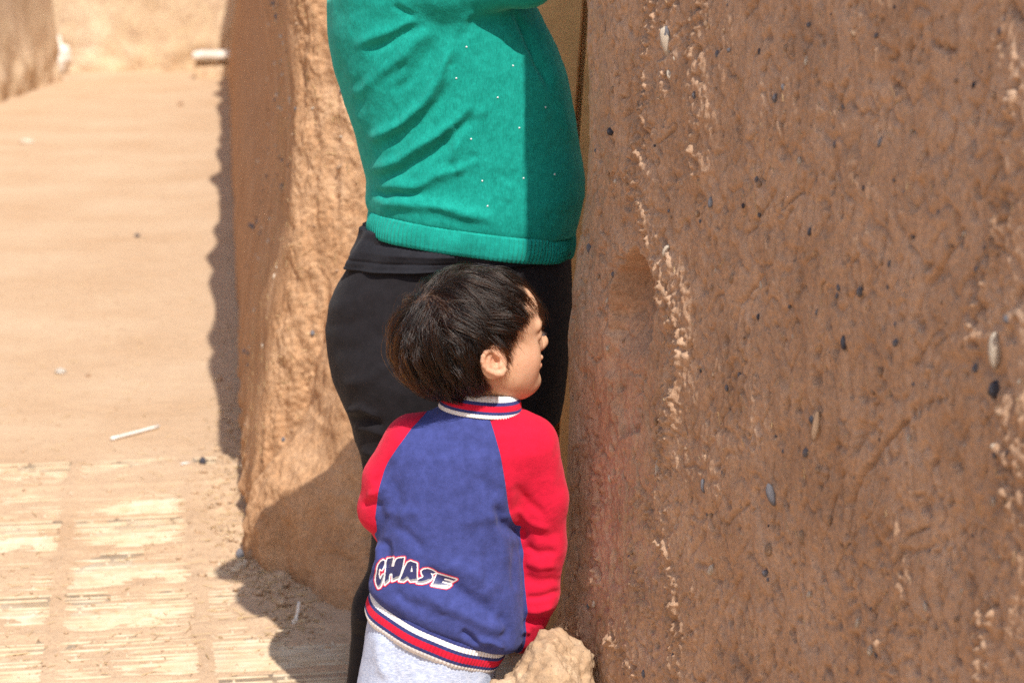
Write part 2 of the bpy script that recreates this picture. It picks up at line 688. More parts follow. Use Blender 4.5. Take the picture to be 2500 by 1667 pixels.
def tile_uv(P):
    d = P[:, :2] - T0[:2]
    return (d @ ex) / TS, (d @ ey) / TS


tu, tv = tile_uv(GP)
near = smooth01(1 - (np.abs(GY.ravel() - 5.5) - 1.5) / 0.6)
gz = 0.006 * fbm(GP * 0.5, 2, 3) + near * (0.0022 * fbm(GP * 7, 3, 5) + 0.0020 * fbm(GP * 28, 3, 9))
onp = smooth01((5.15 - tv + 0.5 * fbm(GP * 5, 2, 31)) / 0.5) * smooth01((3.0 - tu) / 0.3)
jn = np.minimum(np.abs(tu - np.round(tu)), np.abs(tv - np.round(tv)))
dust = 0.0056 + 0.0085 * fbm(GP * 4.0, 3, 44) + 0.0028 * fbm(GP * np.array([14, 40, 1]), 2, 48) + 0.0011 * np.clip(tv - 1.0, 0, 4) + 0.0060 * np.exp(-(jn / 0.055) ** 2)
gz = gz * (1 - onp) + onp * dust
# heaped crumbs of earth along the foot of the alley wall
foot = np.array([gnd(760, 1545)[:2], gnd(690, 1480)[:2], gnd(610, 1330)[:2], gnd(605, 1180)[:2], gnd(620, 1000)[:2], gnd(600, 640)[:2]])
fd, _ = poly_dist(GP[:, :2], foot)
gz += np.exp(-(fd / 0.10) ** 2) * (0.010 + 0.024 * fbm(GP * 18, 3, 61)) * near
GP[:, 2] = gz
ground = link('ground', quads_mesh('ground', GP, grid_faces(len(gy), len(gx))), M['earth'])
tag(ground, 'pale dusty trodden earth of the alley', kind='structure')


def ground_z(x, y):
    i = min(max(np.searchsorted(gy, y), 0), len(gy) - 1)
    j = min(max(np.searchsorted(gx, x), 0), len(gx) - 1)
    return float(gz.reshape(len(gy), len(gx))[i, j])


# paving tiles: each a cement square with raised brick-shaped bars
def tile_mesh(seed):
    r = random.Random(seed)
    V, Fc = [], []

    def box(x0, x1, y0, y1, z0, z1, ch):
        b = len(V)
        V.extend([(x0, y0, z0), (x1, y0, z0), (x1, y1, z0), (x0, y1, z0), (x0 + ch, y0 + ch, z1), (x1 - ch, y0 + ch, z1), (x1 - ch, y1 - ch, z1), (x0 + ch, y1 - ch, z1)])
        Fc.extend([(b, b + 1, b + 5, b + 4), (b + 1, b + 2, b + 6, b + 5), (b + 2, b + 3, b + 7, b + 6), (b + 3, b, b + 4, b + 7), (b + 4, b + 5, b + 6, b + 7)])
    h = TS / 2 - 0.010
    box(-h, h, -h, h, -0.03, 0.0062, 0.003)
    rows = 5
    rh = 2 * (h - 0.006) / rows
    for k in range(rows):
        y0 = -h + 0.006 + k * rh
        w = 0.0075
        for yy in (y0 + 0.008, y0 + rh - 0.016):
            x0 = -h + 0.006
            while x0 < h - 0.03:
                x1 = min(x0 + r.uniform(0.09, 0.2), h - 0.006)
                if r.random() > 0.22:
                    box(x0, x1, yy, yy + w, 0.005, 0.0098 + r.uniform(-0.0014, 0.0010), 0.002)
                x0 = x1 + 0.008
        for xx in ((-0.33 * h, 0.35 * h) if k % 2 else (-0.68 * h, 0.0, 0.7 * h)):
            if r.random() > 0.35:
                box(xx, xx + w, y0 + 0.017, y0 + rh - 0.017, 0.005, 0.0090, 0.002)
    return quads_mesh('tile', np.array(V), np.array(Fc))


paving = empty('pavement', (float(T0[0]), float(T0[1]), 0))
tag(paving, 'square cement paving tiles half buried in dust', kind='structure')
tmesh = [tile_mesh(k) for k in range(5)]
for m_ in tmesh:
    m_.materials.append(M['concrete'])
for i in range(-3, 3):
    for j in range(-3, 5):
        c = T0[:2] + ex * (i + 0.5) * TS + ey * (j + 0.5) * TS
        if c[1] < 3.7 or (i == 2 and j > 0):
            continue
        o = bpy.data.objects.new('tile', tmesh[random.randrange(5)])
        COL.objects.link(o)
        o.parent = paving
        o.location = (c[0] - T0[0], c[1] - T0[1], random.uniform(-0.0012, 0.0012))
        o.rotation_euler = (random.uniform(-.004, .004), random.uniform(-.004, .004), ANG + random.choice((0, math.pi)) + random.uniform(-.008, .008))


# ================================================================== WALLS
def sweep_wall(name, plan, zs, disp, shift, mat, thick=(0.5, 0.0), side=1.0):
    """plan (N,2) curve, zs rows; disp(P, px, u, z) metres along the outward normal; shift(z, n)->XY offset; closed at the back"""
    N = len(plan)
    tan = np.gradient(plan, axis=0)
    tan /= np.linalg.norm(tan, axis=1)[:, None]
    nor = np.stack([tan[:, 1], -tan[:, 0]], -1) * side
    P = np.empty((len(zs), N, 3))
    for k, z in enumerate(zs):
        P[k, :, :2] = plan + shift(z, plan, nor)
        P[k, :, 2] = z
    flat = P.reshape(-1, 3)
    nn = np.tile(nor, (len(zs), 1))
    d, dz = disp(flat)
    flat[:, :2] += nn * d[:, None]
    flat[:, 2] += dz
    back = np.stack([np.concatenate([plan + np.array(thick), np.full((N, 1), zs[-1])], 1), np.concatenate([plan + np.array(thick), np.full((N, 1), zs[0])], 1)])
    A = np.concatenate([flat, back.reshape(-1, 3)])
    q = grid_faces(len(zs) + 2, N)
    o = link(name, quads_mesh(name, A, q if side > 0 else q[:, ::-1]), mat, smooth=False)
    return o, flat, nn


def bez(a, b, c, n):
    t = np.linspace(0, 1, n)[:, None]
    return (1 - t) ** 2 * a + 2 * t * (1 - t) * b + t * t * c


# ---- the near wall at the right, with the door jamb corner
edge_tab = [(1432, -200), (1432, 0), (1434, 150), (1437, 330), (1430, 470), (1409, 610), (1402, 680), (1399, 740), (1388, 830), (1386, 1000), (1381, 1150), (1388, 1230), (1384, 1320), (1372, 1420), (1356, 1500), (1338, 1560), (1310, 1640), (1270, 1760), (1250, 2000)]
CY = 3.75
ez = np.array([at(a, b, CY)[2] for a, b in edge_tab])
exx = np.array([at(a, b, CY)[0] for a, b in edge_tab])
oo = np.argsort(ez)
ez, exx = ez[oo], exx[oo]
corner = np.array([0.0, CY])
fdir = np.array([0.336, -1.0])
fdir /= np.linalg.norm(fdir)
rdir = np.array([1.0, 0.30])
rdir /= np.linalg.norm(rdir)
rd = np.array([corner + rdir * s for s in np.linspace(0.75, 0.09, 24)])
rc = bez(corner + rdir * 0.085, corner, corner + fdir * 0.27, 150)
fc = np.array([corner + fdir * s for s in np.arange(0.2727, 1.86, 0.0027)])
fe = np.array([corner + fdir * s for s in geo(1.86, 7.5, 40, 0.01)])
planR = np.concatenate([rd, rc[1:], fc, fe])
mr = (planR[:, 0] / planR[:, 1])[:len(rd) + len(rc)].min() * CY
planR[:, 0] -= mr
zR = np.concatenate([np.arange(-0.10, 0.27, 0.02), np.arange(0.27, 1.62, 0.0027), np.linspace(1.64, 2.7, 30)])
streaks = [([(1600, -40), (1590, 60), (1575, 130)], 24), ([(1720, 0), (1700, 60), (1690, 130)], 22), ([(1565, 170), (1580, 300), (1560, 420), (1575, 520), (1600, 640)], 26),
           ([(1625, 150), (1630, 240)], 12), ([(1700, 330), (1705, 420)], 14), ([(1610, 650), (1650, 760), (1670, 870), (1650, 960), (1640, 1060)], 26),
           ([(1450, 1170), (1465, 1220), (1440, 1300)], 18), ([(1610, 1100), (1620, 1160)], 16), ([(1560, 1210), (1600, 1300), (1640, 1420), (1655, 1550), (1640, 1680)], 30),
           ([(1455, 1340), (1460, 1420)], 14), ([(1540, 1330), (1560, 1460), (1600, 1520)], 16), ([(1375, 1540), (1400, 1600), (1420, 1690)], 30), ([(1500, 1560), (1560, 1640)], 18),
           ([(2490, 230), (2470, 330)], 22), ([(2440, 540), (2400, 680), (2385, 790)], 20), ([(2420, 1470), (2400, 1560), (2410, 1690)], 28), ([(2160, 1550), (2170, 1640)], 16), ([(2460, 1090), (2475, 1250)], 16), ([(2130, 1260), (2160, 1400)], 10)]
cracks = [([(2205, 1030), (2150, 1090), (2100, 1160), (2070, 1230), (2065, 1310)], 6, 0.012), ([(2330, 600), (2260, 690), (2230, 780)], 6, 0.010), ([(1700, 1530), (1660, 1560), (1650, 1590)], 4, 0.005),
          ([(1905, 330), (1920, 420), (1900, 520)], 4, 0.003), ([(2440, 1330), (2400, 1500), (2380, 1620)], 6, 0.004), ([(1790, 1590), (1815, 1650)], 8, 0.012), ([(2370, 1030), (2330, 1090), (2345, 1150)], 7, 0.004),
          ([(2060, 560), (2040, 640)], 4, 0.003), ([(1740, 1480), (1760, 1380)], 4, 0.003)]

for k_ in range(46):
    x_, y_ = rng.uniform(1640, 2490), rng.uniform(0, 1600)
    pl = [(x_, y_)]
    for j_ in range(rng.integers(2, 5)):
        pl.append((pl[-1][0] + rng.normal(-6, 16), pl[-1][1] + rng.uniform(18, 55)))
    cracks.append((pl, rng.uniform(2.5, 5.0), rng.uniform(0.004, 0.009)))


crests = [([(1590, -300), (1580, 130), (1570, 300), (1565, 450), (1598, 620), (1655, 760), (1672, 880), (1650, 1000), (1625, 1150), (1625, 1300), (1655, 1420), (1650, 2000)], 110, 40, 0.0095),
          ([(1720, -300), (1700, 130), (1705, 430)], 70, 40, 0.008), ([(1450, 1150), (1460, 1300), (1470, 1450)], 50, 30, 0.006), ([(2480, 150), (2470, 400), (2400, 700), (2390, 830)], 160, 70, 0.010),
          ([(2130, 1250), (2165, 1420), (2170, 1700)], 120, 60, 0.009), ([(2480, 1000), (2440, 1250), (2410, 1500), (2400, 1700)], 140, 60, 0.012), ([(1550, 1440), (1530, 1600), (1560, 1750)], 80, 60, 0.008), ([(1420, 1500), (1440, 1700)], 50, 40, 0.010)]


def shiftR(z, plan, nor):
    far = smooth01((CY - 0.04 - plan[:, 1]) / 0.22)
    s = np.interp(z, ez, exx) * (1 - far) + (0.108 + 0.004 * (z - 0.9)) * far
    return np.stack([s, 0 * s], -1)


def dispR(P):
    q = proj(P)[:, :2]
    face = smooth01((q[:, 0] - 1395) / 90)
    d = 0.006 * fbm(P * 2.6, 2, 1) + 0.0085 * fbm(P * np.array([9, 9, 6]), 3, 2) * (0.6 + 0.4 * face) + 0.003 * (1 - face) * fbm(P * 22, 2, 6)
    med = fbm(P * np.array([38, 38, 26]), 3, 3)
    fin = fbm(P * np.array([120, 120, 90]), 3, 4)
    d += (0.0036 * med + 0.0026 * fin) * (0.45 + 0.55 * face)
    # pits left by straw and grit
    pit = fbm(P * np.array([55, 55, 40]), 2, 8)
    d -= 0.010 * smooth01((pit - 0.24) / 0.2)
    lump = fbm(P * np.array([18, 18, 14]), 2, 18)
    d += 0.005 * smooth01(np.abs(lump) / 0.12) - 0.005
    for pts, wr, wl, amp in crests:
        pts = np.array(pts)
        u = q[:, 0] - np.interp(q[:, 1], pts[:, 1], pts[:, 0]) + 60 * fbm(P * np.array([9, 9, 7]), 3, 33)
        ok = smooth01((q[:, 1] - pts[0, 1] + 60) / 60) * smooth01((pts[-1, 1] + 60 - q[:, 1]) / 60)
        d += amp * (0.8 + 0.5 * fin) * ok * np.where(u > 0, smooth01(1 - u / wr), smooth01(1 + u / wl)) * (0.75 + 0.9 * fbm(P * np.array([11, 11, 5]), 2, 35))
    m = np.zeros(len(P))
    for pts, w in streaks:
        i = boxed(q, pts, 3.5 * w)
        dd, t = poly_dist(q[i], pts)
        m[i] = np.maximum(m[i], np.exp(-(dd / w) ** 2))
    crust = smooth01((m * 0.9 + 0.55 * fbm(P * np.array([30, 30, 14]), 3, 12) - 0.45) / 0.22)
    d += crust * (0.0022 + 0.0095 * fin + 0.006 * med)
    # the worn hollow beside the jamb
    hx, hy = (q[:, 0] - (1505 + 0.04 * (q[:, 1] - 800))) / 78, (q[:, 1] - 830) / 235
    cave = [(1545, 600), (1590, 700), (1594, 770), (1578, 900), (1562, 1050), (1500, 1075), (1470, 900), (1480, 760), (1500, 660)]
    cd_, _ = poly_dist(q + 8 * np.stack([fbm(P * 22, 2, 27), fbm(P * 22, 2, 28)], -1), cave + [cave[0]])
    sdc = np.where(inside(q, cave), cd_, -cd_)
    d -= (0.095 + 0.04 * med) * smooth01((sdc + 2) / 12) * smooth01((q[:, 0] - 1430) / 130) * (1 - 0.72 * smooth01((q[:, 1] - 720) / 170))
    d -= 0.006 * np.exp(-(((q[:, 0] - 1500) / 60) ** 2 + ((q[:, 1] - 850) / 200) ** 2))
    top = np.exp(-(((q[:, 0] - 1530) / 60) ** 2 + ((q[:, 1] - 660) / 55) ** 2))
    d += top * 0.016 * fbm(P * 30, 3, 15) - top * 0.006
    d -= 0.012 * np.exp(-(((q[:, 0] - 1560) / 22) ** 2 + ((q[:, 1] - 720) / 70) ** 2))
    qw = q + 6 * np.stack([fbm(P * 30, 2, 20), fbm(P * 30, 2, 21)], -1)
    for pts, w, h in cracks:
        i = boxed(qw, pts, 4 * w)
        dd, t = poly_dist(qw[i], pts)
        d[i] -= h * np.exp(-(dd / w) ** 2)
    return d, np.zeros(len(P))


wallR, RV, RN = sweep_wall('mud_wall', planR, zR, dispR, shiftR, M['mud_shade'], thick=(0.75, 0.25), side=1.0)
tag(wallR, 'rough brown mud wall with embedded pebbles beside the boy', 'wall')

# pebbles set in the near wall
import bmesh


def pebble_mesh(seed, long=1.0):
    bm = bmesh.new()
    bmesh.ops.create_icosphere(bm, subdivisions=2, radius=1.0)
    r = np.random.default_rng(seed)
    V = np.array([v.co[:] for v in bm.verts])
    k = 1 + 0.32 * fbm(V * 1.1 + r.uniform(0, 50, 3), 2, seed)
    for v, s in zip(bm.verts, k):
        c = v.co * float(s)
        v.co = (c.x * (0.75 + 0.3 * r.random() * 0), c.y * 0.8, c.z * long)
    me = bpy.data.meshes.new('pebble')
    bm.to_mesh(me)
    bm.free()
    me.polygons.foreach_set('use_smooth', np.ones(len(me.polygons), bool))
    return me


PEB = {}
for key in ('peb_grey', 'peb_dark', 'peb_tan', 'peb_cream'):
    PEB[key] = []
    for s in range(3):
        me = pebble_mesh(s + hash(key) % 7 * 0 + len(key) * 3, 1.15 + 0.35 * s)
        me.materials.append(M[key])
        PEB[key].append(me)
vis = (RV[:, 1] > 1.7) & (RV[:, 1] < 3.77)
RVv, RNv = RV[vis], RN[vis]
RQ = proj(RVv)
big = [(1632, 100, 15, 30, 'peb_cream'), (1628, 88, 14, 20, 'peb_grey'), (1925, 118, 12, 14, 'peb_tan'), (1854, 128, 5, 11, 'peb_dark'), (1440, 605, 9, 13, 'peb_grey'), (1738, 492, 9, 20, 'peb_grey'),
       (2062, 836, 10, 22, 'peb_dark'), (2436, 860, 19, 60, 'peb_cream'), (2432, 950, 20, 18, 'peb_dark'), (2000, 1040, 11, 36, 'peb_tan'), (1983, 1025, 8, 12, 'peb_dark'), (1970, 1102, 10, 14, 'peb_grey'),
       (1997, 1146, 10, 11, 'peb_tan'), (1890, 1205, 13, 28, 'peb_grey'), (1612, 1135, 8, 30, 'peb_cream'), (1656, 883, 11, 12, 'peb_tan'), (1871, 1400, 10, 9, 'peb_grey'), (2425, 1090, 8, 10, 'peb_cream'),
       (2431, 1110, 9, 10, 'peb_grey'), (2095, 1520, 8, 14, 'peb_cream'), (2128, 1590, 9, 18, 'peb_cream'), (2335, 200, 9, 9, 'peb_tan'), (2074, 715, 9, 11, 'peb_tan'), (2150, 345, 6, 17, 'peb_grey'),
       (2380, 900, 9, 9, 'peb_grey'), (1960, 1310, 11, 14, 'peb_tan'), (1815, 500, 5, 9, 'peb_dark'), (1912, 215, 6, 9, 'peb_grey'), (1704, 520, 8, 11, 'peb_tan'), (2108, 460, 5, 10, 'peb_dark'), (1880, 1340, 14, 16, 'peb_tan')]
plist = list(big)
while len(plist) < 210:
    px, py = rng.uniform(1425, 2495), rng.uniform(5, 1660)
    r_ = 3.2 + rng.gamma(1.6, 1.5)
    plist.append((px, py, min(r_, 10), min(r_, 10) * rng.uniform(0.9, 1.8), rng.choice(['peb_grey', 'peb_dark', 'peb_tan', 'peb_cream'], p=[0.30, 0.08, 0.38, 0.24])))
for px, py, rx, rz, key in plist:
    i = np.argmin((RQ[:, 0] - px) ** 2 + (RQ[:, 1] - py) ** 2)
    p, n, dep = RVv[i], RNv[i], RQ[i, 2]
    o = bpy.data.objects.new('pebble', random.choice(PEB[key]))
    COL.objects.link(o)
    o.parent = wallR
    a, c = rx * dep / FPX, rz * dep / FPX
    o.scale = (a * 1.2, a * 0.95, c / 1.4)
    o.rotation_euler = (random.uniform(-.3, .3), random.uniform(-.35, .35), math.atan2(n[1], n[0]) + random.uniform(-.4, .4))
    o.location = (p[0] + n[0] * a * (0.12 if rz < 25 else 0.5), p[1] + n[1] * a * (0.12 if rz < 25 else 0.5), p[2])


def slivers(name, P, D, N, L, W, mat, parent, z_off=0.0006):
    """thin tapering blades lying at points P along directions D on surfaces with normals N"""
    P, D, N = map(np.asarray, (P, D, N))
    S = np.cross(D, N)
    S /= np.linalg.norm(S, axis=1)[:, None] + 1e-9
    L, W = L[:, None], W[:, None]
    P = P + N * z_off
    a, b = P - D * L / 2, P + D * L / 2
    V = np.stack([a - S * W / 2, a + S * W / 2, b + S * W * 0.35, b - S * W * 0.35, a + N * W * 0.6, b + N * W * 0.4], 1).reshape(-1, 3)
    k = np.arange(len(P))[:, None] * 6
    Q = np.concatenate([k + np.array([[0, 4, 5, 3]]), k + np.array([[4, 1, 2, 5]]), k + np.array([[1, 0, 3, 2]])])
    o = link(name, quads_mesh(name, V, Q), mat, parent, smooth=False)
    o['kind'] = 'stuff'
    return o


pick = rng.choice(len(RVv), 1500)
th = rng.normal(0, 0.9, 1500)
tanR = np.stack([-RNv[pick][:, 1], RNv[pick][:, 0], np.zeros(1500)], -1)
nz3 = np.stack([RNv[pick][:, 0], RNv[pick][:, 1], np.zeros(1500)], -1)
Dd = tanR * np.sin(th)[:, None] + np.array([0, 0, 1.0]) * np.cos(th)[:, None] + nz3 * rng.normal(0, 0.15, 1500)[:, None]
slivers('straw', RVv[pick], Dd, nz3, rng.gamma(2.0, 0.0045, 1500) + 0.003, rng.uniform(0.0006, 0.0014, 1500), M['straw'], wallR, 0.0)

# plastered stone at the foot of the jamb
fS = Field(np.arange(-0.16, 0.36, 0.005), np.arange(3.16, 3.72, 0.005), np.arange(-0.05, 0.52, 0.005))
s1 = at(1300, 1650, 3.42)
fS.add(fS.ell((s1[0] + 0.020, 3.43, 0.20), (0.078, 0.10, 0.207)), 0.03)
fS.add(fS.ell((s1[0] + 0.060, 3.47, 0.175), (0.070, 0.12, 0.19)), 0.06)
fS.add(fS.ell((s1[0] - 0.035, 3.40, 0.17), (0.085, 0.10, 0.18)), 0.05)
fS.add(fS.ell((s1[0] + 0.02, 3.44, 0.06), (0.12, 0.13, 0.12)), 0.05)
me = fS.mesh('base_stone')
V = verts_of(me)
N = normals_of(me)
V += N * (0.030 * fbm(V * 12, 3, 5) - 0.008 * np.abs(fbm(V * 22, 2, 7)) + 0.010 * fbm(V * 45, 3, 6) + 0.004 * fbm(V * 120, 2, 8))[:, None]
set_verts(me, V)
base_stone = link('corner_stone', me, mud('pale_ledge', (0.34, 0.215, 0.125), (0.45, 0.31, 0.195), (0.58, 0.45, 0.32), scale=11, fine=90))
tag(base_stone, 'rounded pale stone at the foot of the mud jamb next to the boy', 'stone')

# ---- the alley wall whose near end stands behind the woman
wtab = [(690, -100), (690, 0), (698, 120), (706, 260), (706, 420), (700, 560), (682, 680), (655, 800), (636, 920), (618, 1040), (606, 1150), (600, 1250), (604, 1330), (600, 1400)]
WY = 5.42
wz = np.array([at(a, b, WY)[2] for a, b in wtab])
wx = np.array([at(a, b, WY)[0] for a, b in wtab])
oo = np.argsort(wz)
wz, wx = wz[oo], wx[oo]
wz, wx = np.append(wz, 2.5), np.append(wx, wx[-1] + 0.10)
adir = np.array([-math.sin(math.radians(7.5)), math.cos(math.radians(7.5))])
frd = np.array([1.0, -0.22])
frd /= np.linalg.norm(frd)
c0 = np.array([0.0, WY])
sideP = np.concatenate([np.array([c0 + adir * s for s in geo(2.3, 21.5, 90, 0.01)[::-1]]), np.array([c0 + adir * s for s in np.arange(2.3, 0.13, -0.0055)])])
rnd = bez(c0 + adir * 0.125, c0 - adir * 0.01, c0 + frd * 0.10, 44)
frontP = np.array([c0 + frd * s for s in np.arange(0.1045, 0.62, 0.0045)])
frontE = np.array([c0 + frd * s for s in np.linspace(0.63, 1.15, 20)])
planA = np.concatenate([sideP, rnd[1:-1], frontP, frontE])
zA = np.concatenate([np.arange(-0.10, 1.50, 0.0048), np.linspace(1.52, 2.35, 26)])


def shiftA(z, plan, nor):
    return np.array([np.interp(z, wz, wx), 0.22 * max(0.0, z - 1.5)])


def dispA(P):
    q = proj(P)[:, :2]
    nearw = smooth01((8.5 - P[:, 1]) / 2.0) * (1 - 0.85 * smooth01((P[:, 2] - 1.5) / 0.25))
    front = smooth01((P[:, 0] - (P[:, 1] - 5.42) * -0.139 - np.interp(P[:, 2], wz, wx) + 0.0) / 0.03) * smooth01((6.2 - P[:, 1]) / 0.4)
    d = 0.035 * fbm(P * np.array([1.4, 0.6, 1.1]), 2, 71)
    vs = np.array([1, 1, 0.42])
    r1 = fbm(P * vs * 11, 3, 72)
    r2 = fbm(P * vs * 34, 3, 73)
    r3 = fbm(P * np.array([1, 1, 0.7]) * 100, 2, 74)
    d += nearw * (0.35 + 0.65 * front) * (0.020 * r1 + 0.015 * r2 * (0.35 + 0.65 * front) + 0.0060 * r3 * (0.5 + 0.5 * front))
    # undercut, crumbling foot
    ft = smooth01((0.32 - P[:, 2]) / 0.3) * nearw
    d += ft * 0.05 * fbm(P * 9, 3, 80) - 0.03 * smooth01((0.10 - P[:, 2]) / 0.1) * nearw
    dz = 0.012 * nearw * r2 * front
    d += 0.13 * smooth01((P[:, 2] - 1.5) / 0.7) * fbm(P * np.array([1.1, 1.1, 0.2]), 2, 83)
    return d, dz


wallA, AV, AN = sweep_wall('mud_wall', planA, zA, dispA, shiftA, M['mud_alley'], thick=(2.2, 0.9), side=1.0)
tag(wallA, 'long crumbling straw-mud wall with sunlit rough end behind the woman', 'wall')

# smooth plastered base in front of that wall's end
fB = Field(np.arange(-0.72, 0.42, 0.0065), np.arange(4.72, 5.66, 0.0065), np.arange(-0.05, 0.93, 0.0065))
zt = [-0.05, 0.05, 0.20, 0.35, 0.50, 0.65, 0.80, 0.92]
fr_ = [4.76, 4.79, 4.90, 4.99, 5.08, 5.19, 5.33, 5.46]
fB.add(fB.loft(zt, [-0.08] * 8, [5.66] * 8, [.475, .465, .45, .435, .42, .40, .36, .32], [5.66 - f for f in fr_], 3.6), 0.0)
fB.add(fB.ell((-0.48, 5.28, 0.02), (0.15, 0.22, 0.30)), 0.08)
fB.add(fB.ell((-0.56, 5.36, 0.0), (0.14, 0.20, 0.22)), 0.08)
me = fB.mesh('plaster_base')
V = verts_of(me)
N = normals_of(me)
q = proj(V)[:, :2]
cr, _ = poly_dist(q + 8 * np.stack([fbm(V * 20, 2, 1), fbm(V * 20, 2, 2)], -1), [(770, 1352), (810, 1350), (850, 1362), (900, 1356)])
rgh = smooth01((760 - q[:, 0]) / 90)
V += N * (rgh * (0.022 * fbm(V * np.array([12, 12, 6]), 3, 94) + 0.011 * fbm(V * np.array([36, 36, 18]), 3, 95)) + 0.028 * fbm(V * 4.5, 3, 91) + 0.010 * fbm(V * 20, 3, 92) + 0.003 * fbm(V * 80, 2, 93) - 0.004 * np.exp(-(cr / 3) ** 2))[:, None]
set_verts(me, V)
link('plaster_base', me, M['mud_alley'], wallA)

# small stones showing in that wall
sel = np.where((AV[:, 1] < 9.0) & (AV[:, 2] > 0.05) & (AV[:, 2] < 1.45) & (AV[:, 0] < -0.2))[0]
for i in rng.choice(sel, 110, replace=False):
    o = bpy.data.objects.new('pebble', random.choice(PEB[rng.choice(['peb_grey', 'peb_tan', 'peb_cream', 'peb_dark'], p=[.25, .45, .3, 0])]))
    COL.objects.link(o)
    o.parent = wallA
    a_ = 0.0035 + rng.gamma(2.0, 0.0014)
    o.scale = (a_, a_, a_ * rng.uniform(.7, 1.2))
    o.rotation_euler = tuple(rng.uniform(-1, 1, 3))
    o.location = AV[i]

# straw stuck to that wall
visA = (AV[:, 1] < 6.6) & (AV[:, 2] > 0)
AVv, ANv = AV[visA], AN[visA]
pick = rng.choice(len(AVv), 900)
th = rng.normal(0, 0.8, 900)
tA = np.stack([-ANv[pick][:, 1], ANv[pick][:, 0], np.zeros(900)], -1)
nA = np.stack([ANv[pick][:, 0], ANv[pick][:, 1], np.zeros(900)], -1)
slivers('straw', AVv[pick], tA * np.sin(th)[:, None] + np.array([0, 0, 1.0]) * np.cos(th)[:, None] + nA * rng.normal(0, 0.2, 900)[:, None], nA, rng.gamma(2.0, 0.008, 900) + 0.004, rng.uniform(0.001, 0.0022, 900), M['straw'], wallA, 0.001)


# ---- far end of the alley and the wall along its left side
def plain_wall(name, a, b, h, seed, thick, amp=0.05, step=0.06, foot_amp=0.12):
    a, b = np.array(a, float), np.array(b, float)
    L = np.linalg.norm(b - a)
    n = max(int(L / step), 4)
    plan = a + (b - a) * np.linspace(0, 1, n)[:, None]
    zs = np.concatenate([np.arange(-0.1, min(h, 1.9), step), np.linspace(min(h, 1.9), h, 8)[1:]])

    def disp(P):
        d = amp * fbm(P * 0.8, 3, seed) + amp * 0.35 * fbm(P * 5, 3, seed + 3) + foot_amp * smooth01((0.9 - P[:, 2]) / 0.9) * (0.35 + fbm(P * 3.2, 3, seed + 7))
        return d, np.zeros(len(P))
    o, _, _ = sweep_wall(name, plan, zs, disp, lambda z, p, nn: np.array([0.0, 0.0]) - 0.03 * z * nn, M['mud_far'], thick=thick, side=1.0)
    return o


FY = gnd(300, 181)[1]
wallF = plain_wall('mud_wall', (-9.0, FY + 0.8), (2.5, FY + 0.2), 3.2, 201, (0.0, 0.8), 0.05)
tag(wallF, 'pale sunlit mud wall closing the far end of the alley', 'wall')
le = gnd(134, 200)
wallL = plain_wall('mud_wall', (le[0] + 0.32, -3.0), (le[0], le[1] + 0.15), 2.5, 231, (-0.6, 0.0), 0.03, 0.07, 0.14)
tag(wallL, 'worn mud wall in the top left corner, pitted along its foot', 'wall')

# whitish lump at the end of that wall
c = gnd(136, 180)
fW = Field(np.arange(c[0] - 0.45, c[0] + 0.4, 0.02), np.arange(c[1] - 0.4, c[1] + 0.45, 0.02), np.arange(-0.1, 0.75, 0.02))
for dx, dy, dz, r in ((0, 0, .12, .17), (-.07, .03, .27, .14), (.05, 0, .22, .13), (-.02, .05, .36, .09), (-.13, 0, .10, .12)):
    fW.add(fW.ell((c[0] + dx, c[1] + dy, dz), (r, r * 0.9, r)), 0.04)
me = fW.mesh('pale_stone')
V = verts_of(me)
V += normals_of(me) * (0.07 * fbm(V * 7, 3, 8))[:, None]
set_verts(me, V)
tag(link('pale_boulder', me, M['white_stone']), 'whitish weathered boulder at the end of the worn wall, top left', 'boulder')

# white slab on a low block by the far end of the alley wall
c = gnd(518, 190)
bench = empty('stone_bench', (float(c[0]), float(c[1]), 0))
tag(bench, 'low mud bench with a white slab on top at the far end of the alley', 'bench')


def rough_box(name, sx, sy, sz, z0, seed, mat, parent, amp=0.01, off=(0, 0)):
    f = Field(np.arange(-sx - .05, sx + .05, 0.022), np.arange(-sy - .05, sy + .05, 0.022), np.arange(z0 - .05, z0 + sz + .05, 0.022))
    d = np.maximum(np.maximum(np.abs(f.X) - sx, np.abs(f.Y) - sy), np.maximum(f.Z - z0 - sz, z0 - f.Z))
    f.add(d.astype(np.float32), 0)
    me = f.mesh(name)
    relax(me, 2, 0.5)
    V = verts_of(me)
    V += normals_of(me) * (amp * fbm(V * 6 + seed, 3, seed))[:, None]
    V[:, 0] += off[0]
    V[:, 1] += off[1]
    set_verts(me, V)
    return link(name, me, mat, parent)


rough_box('block', 0.30, 0.22, 0.22, -0.04, 3, M['mud_far'], bench, 0.03, (0.12, 0.05))
rough_box('slab', 0.26, 0.24, 0.085, 0.215, 4, M['white_stone'], bench, 0.01, (0.06, 0.0))

# ---- door leaf behind the woman
door = empty('door', (0.14, 4.52, 0.0))
door.rotation_euler = (0, math.radians(3.6), math.radians(-6))
tag(door, 'ochre wooden door leaf seen between the woman and the brown wall', 'door')


def plank(x0, x1, y0, y1, z0, z1, name='plank'):
    bm = bmesh.new()
    bmesh.ops.create_cube(bm, size=1.0)
    for v in bm.verts:
        v.co = ((x0 + x1) / 2 + v.co.x * (x1 - x0), (y0 + y1) / 2 + v.co.y * (y1 - y0), (z0 + z1) / 2 + v.co.z * (z1 - z0))
    bmesh.ops.bevel(bm, geom=bm.edges[:], offset=0.003, segments=2, affect='EDGES')
    me = bpy.data.meshes.new(name)
    bm.to_mesh(me)
    bm.free()
    return link(name, me, M['door'], door, smooth=False)


